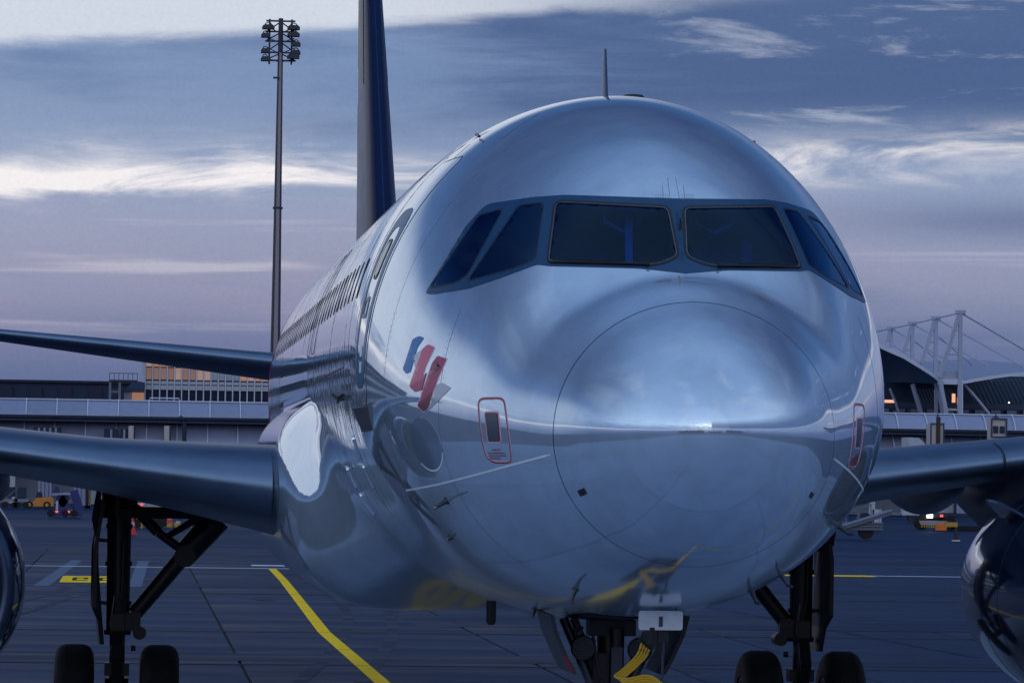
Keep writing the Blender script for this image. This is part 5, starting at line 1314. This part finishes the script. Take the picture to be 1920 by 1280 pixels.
for p0_, p1_ in (((138, 919), (150, 958)), ((110, 928), (126, 952)), ((126, 928), (110, 952))):
    MB().bar(P(*p0_, VY+.4), P(*p1_, VY+.4), .34 if p0_[0] == 138 else .16, .5).build('lift_arm', 'vehicle_blue', vb)
for px, py in ((106.5, 958.5), (128.5, 959)): MB().box(at(px, py, VY-.05), (.14, .06, .12)).build('tail_lamp', 'lamp_red', vb)
for px in (95, 122, 139):
    c = at(px, 965, VY); MB().cyl((c.x, VY-.15, .21), (c.x, VY+.2, .21), .21, .21, 18).build('wheel', 'tyre_rubber', vb, True, angle=30)
MB().box(at(107, 947, VY), (.14, .2, .5)).build('step', 'facade_white', vb)
# cabin lit boxes behind it
for px, py, w_, h_, nm, mt, lbl in ((84, 922, .9, 2.6, 'supply_cabinet', 'panel_lilac', 'tall pale cabinet left of the blue lift loader'), (152, 935, 1.0, 2.8, 'service_locker', 'panel_lilac', 'pale striped locker right of the blue lift loader'), (166, 935, .35, 2.9, 'marker_post', 'bollard_yellow', 'slim orange marker post beside the left gear leg')):
    c = at(px, py, 236); o = thing(nm, (c.x, 236, 0), lbl, nm.split('_')[1])
    MB().box((c.x, 236, h_/2+.05), (w_, .6, h_)).build('body', mt, o)
    for k in range(3): MB().box((c.x-w_*.3+w_*.3*k, 235.66, h_/2), (.04, .06, h_-.3)).build('slat', 'fascia_blue', o)
    MB().box((c.x, 235.9, .1), (w_*1.3, .9, .2)).build('plinth', 'far_dark', o)
def cone(px, py, Y, h, label, base_y):
    c = ground(px, base_y); o = thing('traffic_cone', (c.x, Y, 0), label, 'traffic cone', 'red traffic cones')
    MB().lathe((c.x, Y, 0), (0, 0, 1), [(.04, h*.20), (h*.5, h*.12), (h*.95, h*.035), (h, h*.02), (h, .001)], 20).build('body', 'cone_red', o, True)
    MB().box((c.x, Y, .025), (h*.56, h*.56, .05)).build('base', 'cone_red', o)
    MB().lathe((c.x, Y, 0), (0, 0, 1), [(h*.48, h*.132), (h*.64, h*.100)], 20).build('band', 'facade_white', o, True)
cone(248, 985, 142, .86, 'bright red traffic cone close beside the left gear leg', 1001)
c = at(318, 980, 160)
cn2 = thing('warning_cone', (c.x, 160, 0), 'red cone with white band standing on a yellow bollard', 'traffic cone', 'red traffic cones')
z0 = zat(318, 979, 160); hh = zat(318, 961, 160)-z0
MB().lathe((c.x, 160, z0), (0, 0, 1), [(0, .17), (hh*.5, .10), (hh, .03), (hh, .001)], 18).build('body', 'cone_red', cn2, True)
MB().lathe((c.x, 160, z0), (0, 0, 1), [(hh*.35, .128), (hh*.55, .10)], 18).build('band', 'facade_white', cn2, True)
for px, lbl in ((318.5, 'yellow bollard carrying the banded red cone'), (331.5, 'bare yellow bollard between the red cone and the white cabinet')):
    c = at(px, 984, 160); o = thing('bollard', (c.x, 160, 0), lbl, 'bollard', 'yellow bollards')
    MB().lathe((c.x, 160, 0), (0, 0, 1), [(0, .15), (z0-.05, .15), (z0, .12), (z0, .001)], 16).build('post', 'bollard_yellow', o, True, angle=30)
    MB().cyl((c.x, 160, 0), (c.x, 160, .05), .22, .22, 12).build('base', 'far_dark', o)
wc = thing('power_cabinet', (xat(347, 975, 164), 164, 0), 'white power cabinet with a black looped hose, right of the bollards', 'cabinet')
a, b = at(331, 975, 164), at(359, 975, 164); zt_ = zat(345, 955, 164)
MB().box(((a.x+b.x)/2, 164.5, zt_/2+.25), (b.x-a.x, .8, zt_-.35)).build('body', 'white_panel', wc)
MB().box(((a.x+b.x)/2-.05, 164.09, zt_/2+.25), (.03, .04, zt_-.4)).build('door_gap', 'far_dark', wc)
for s in (.12, .88): MB().box((a.x+(b.x-a.x)*s, 164.5, .14), (.2, .5, .28)).build('foot', 'white_panel', wc)
MB().tube(spline([P(332, 957, 163.8), P(334, 970, 163.8), P(337, 974, 163.8), P(341, 970, 163.8), P(343, 957, 163.8)], 6), .03, 6).build('hose', 'gasket', wc, True)
dt = thing('dispenser_truck', (xat(285, 985, 161), 161, 0), 'grey fuel dispenser truck with round tank top, behind the left gear brace', 'truck')
MB().prism([P(248, 986, 161), P(248, 972, 161), P(285, 972, 161), P(291, 963, 161), P(309, 963, 161), P(312, 972, 161), P(313, 986, 161)], (0, 2.0, 0)).build('body', 'vehicle_grey', dt)
MB().prism([P(292, 971, 160.97), P(295, 964.5, 160.97), P(306, 964.5, 160.97), P(309.5, 971, 160.97)], (0, -.02, 0)).build('window', 'far_dark', dt)
rg = []
for k in range(13):
    f = k/12; p_ = Vector(P(266+50*f, 951.5, 161.8)); r_ = .34*math.sin(PI*(.06+.88*f))**.4
    rg.append([p_+Vector((0, r_*1.6*math.cos(t), r_*.75*math.sin(t))) for t in [2*PI*i/16 for i in range(16)]])
MB().loft(rg).build('tank', 'vehicle_grey', dt, True)
for px in (276, 290): MB().bar(P(px, 957, 161.5), P(px+3, 968, 161.5), .14).build('support', 'far_dark', dt)
for k in range(3): MB().box(at(257, 975+4*k, 160.96), (.6, .05, .09)).build('louvre', 'far_dark', dt)
for px in (256, 301):
    c = at(px, 985, 161); MB().cyl((c.x, 160.85, .38), (c.x, 161.2, .38), .40, .40, 18).build('wheel', 'tyre_rubber', dt, True, angle=30)
MB().box(at(262, 945.5, 161.5), (.5, .1, .16)).build('beacon_bar', 'facade_white', dt)
for px in (258, 266): MB().box(at(px, 945.5, 161.4), (.09, .08, .12)).build('lamp', 'lamp_red', dt)
MB().tube(spline([P(254, 966, 160.8), P(258, 972, 160.8), P(265, 974, 160.8), P(266, 992, 160.8)], 6), .05, 6).build('hose', 'bollard_yellow', dt, True)

# ================================================================== the rest of the stand (seen in the paint's reflections)
tb = thing('terminal_building', (-80, 252, 0), 'terminal wing with rows of windows left of the pier, mirrored in the jet\'s flank', 'building')
TX0, TX1 = -150.0, -21.5; tc_, tl_ = (TX0+TX1)/2, TX1-TX0
MB().box((tc_, 262, 6.6), (tl_, 18, 13.2)).build('wall', 'wall_grey', tb)
MB().box((tc_, 252.4, 13.4), (tl_+1, 2.6, 1.3)).build('roof_edge', 'fascia_blue', tb)
for z_, h_ in ((10.6, 1.7), (6.9, 1.6), (2.6, 2.2)): MB().box((tc_, 252.9, z_), (tl_, .2, h_)).build('window_band', 'glass_far', tb)
for z_ in (8.7, 4.8, 12.2): MB().box((tc_, 252.8, z_), (tl_, .3, 1.1)).build('spandrel_band', 'facade_white', tb)
fsrc = None
for k in range(42):
    if fsrc is None: fsrc = MB().box((0, 0, 6.3), (.5, .5, 12.4)).build('pilaster', 'facade_white', tb, origin=(0, 0, 0)); o = fsrc
    else: o = fsrc.copy(); COL.objects.link(o)
    o.location = Vector((TX0+1+3.1*k, 252.7, 0))-tb.location

for x, w_, h_, y, lbl in ((-70, 90, 9, -150, 'low dark terminal block mirrored left of the nose tip'), (15, 60, 6, -190, 'lowest dark terminal block mirrored at the nose tip'), (95, 80, 11, -160, 'taller dark terminal block mirrored right of the nose tip')):
    o = thing('distant_terminal', (x, y, 0), lbl, 'building', 'terminal blocks behind the photographer')
    MB().box((x, y, h_/2), (w_, 14, h_)).build('wall', 'wall_grey', o); MB().box((x, y+7.05, h_*.55), (w_*.96, .2, h_*.3)).build('window_band', 'glass_far', o)
    MB().box((x, y, h_+.3), (w_+1, 15, .6)).build('roof', 'fascia_blue', o)
    for k in range(4): MB().box((x-w_*.4+w_*.25*k, y, h_+1.2+.6*(k % 2)), (w_*.07, 6, 2+1.2*(k % 2))).build('roof_plant', 'far_dark', o)
    MB().cyl((x+w_*.3, y+10, 0), (x+w_*.3, y+10, 24), .3, .15, 8).build('lamp_pole', 'mast_edge', o)
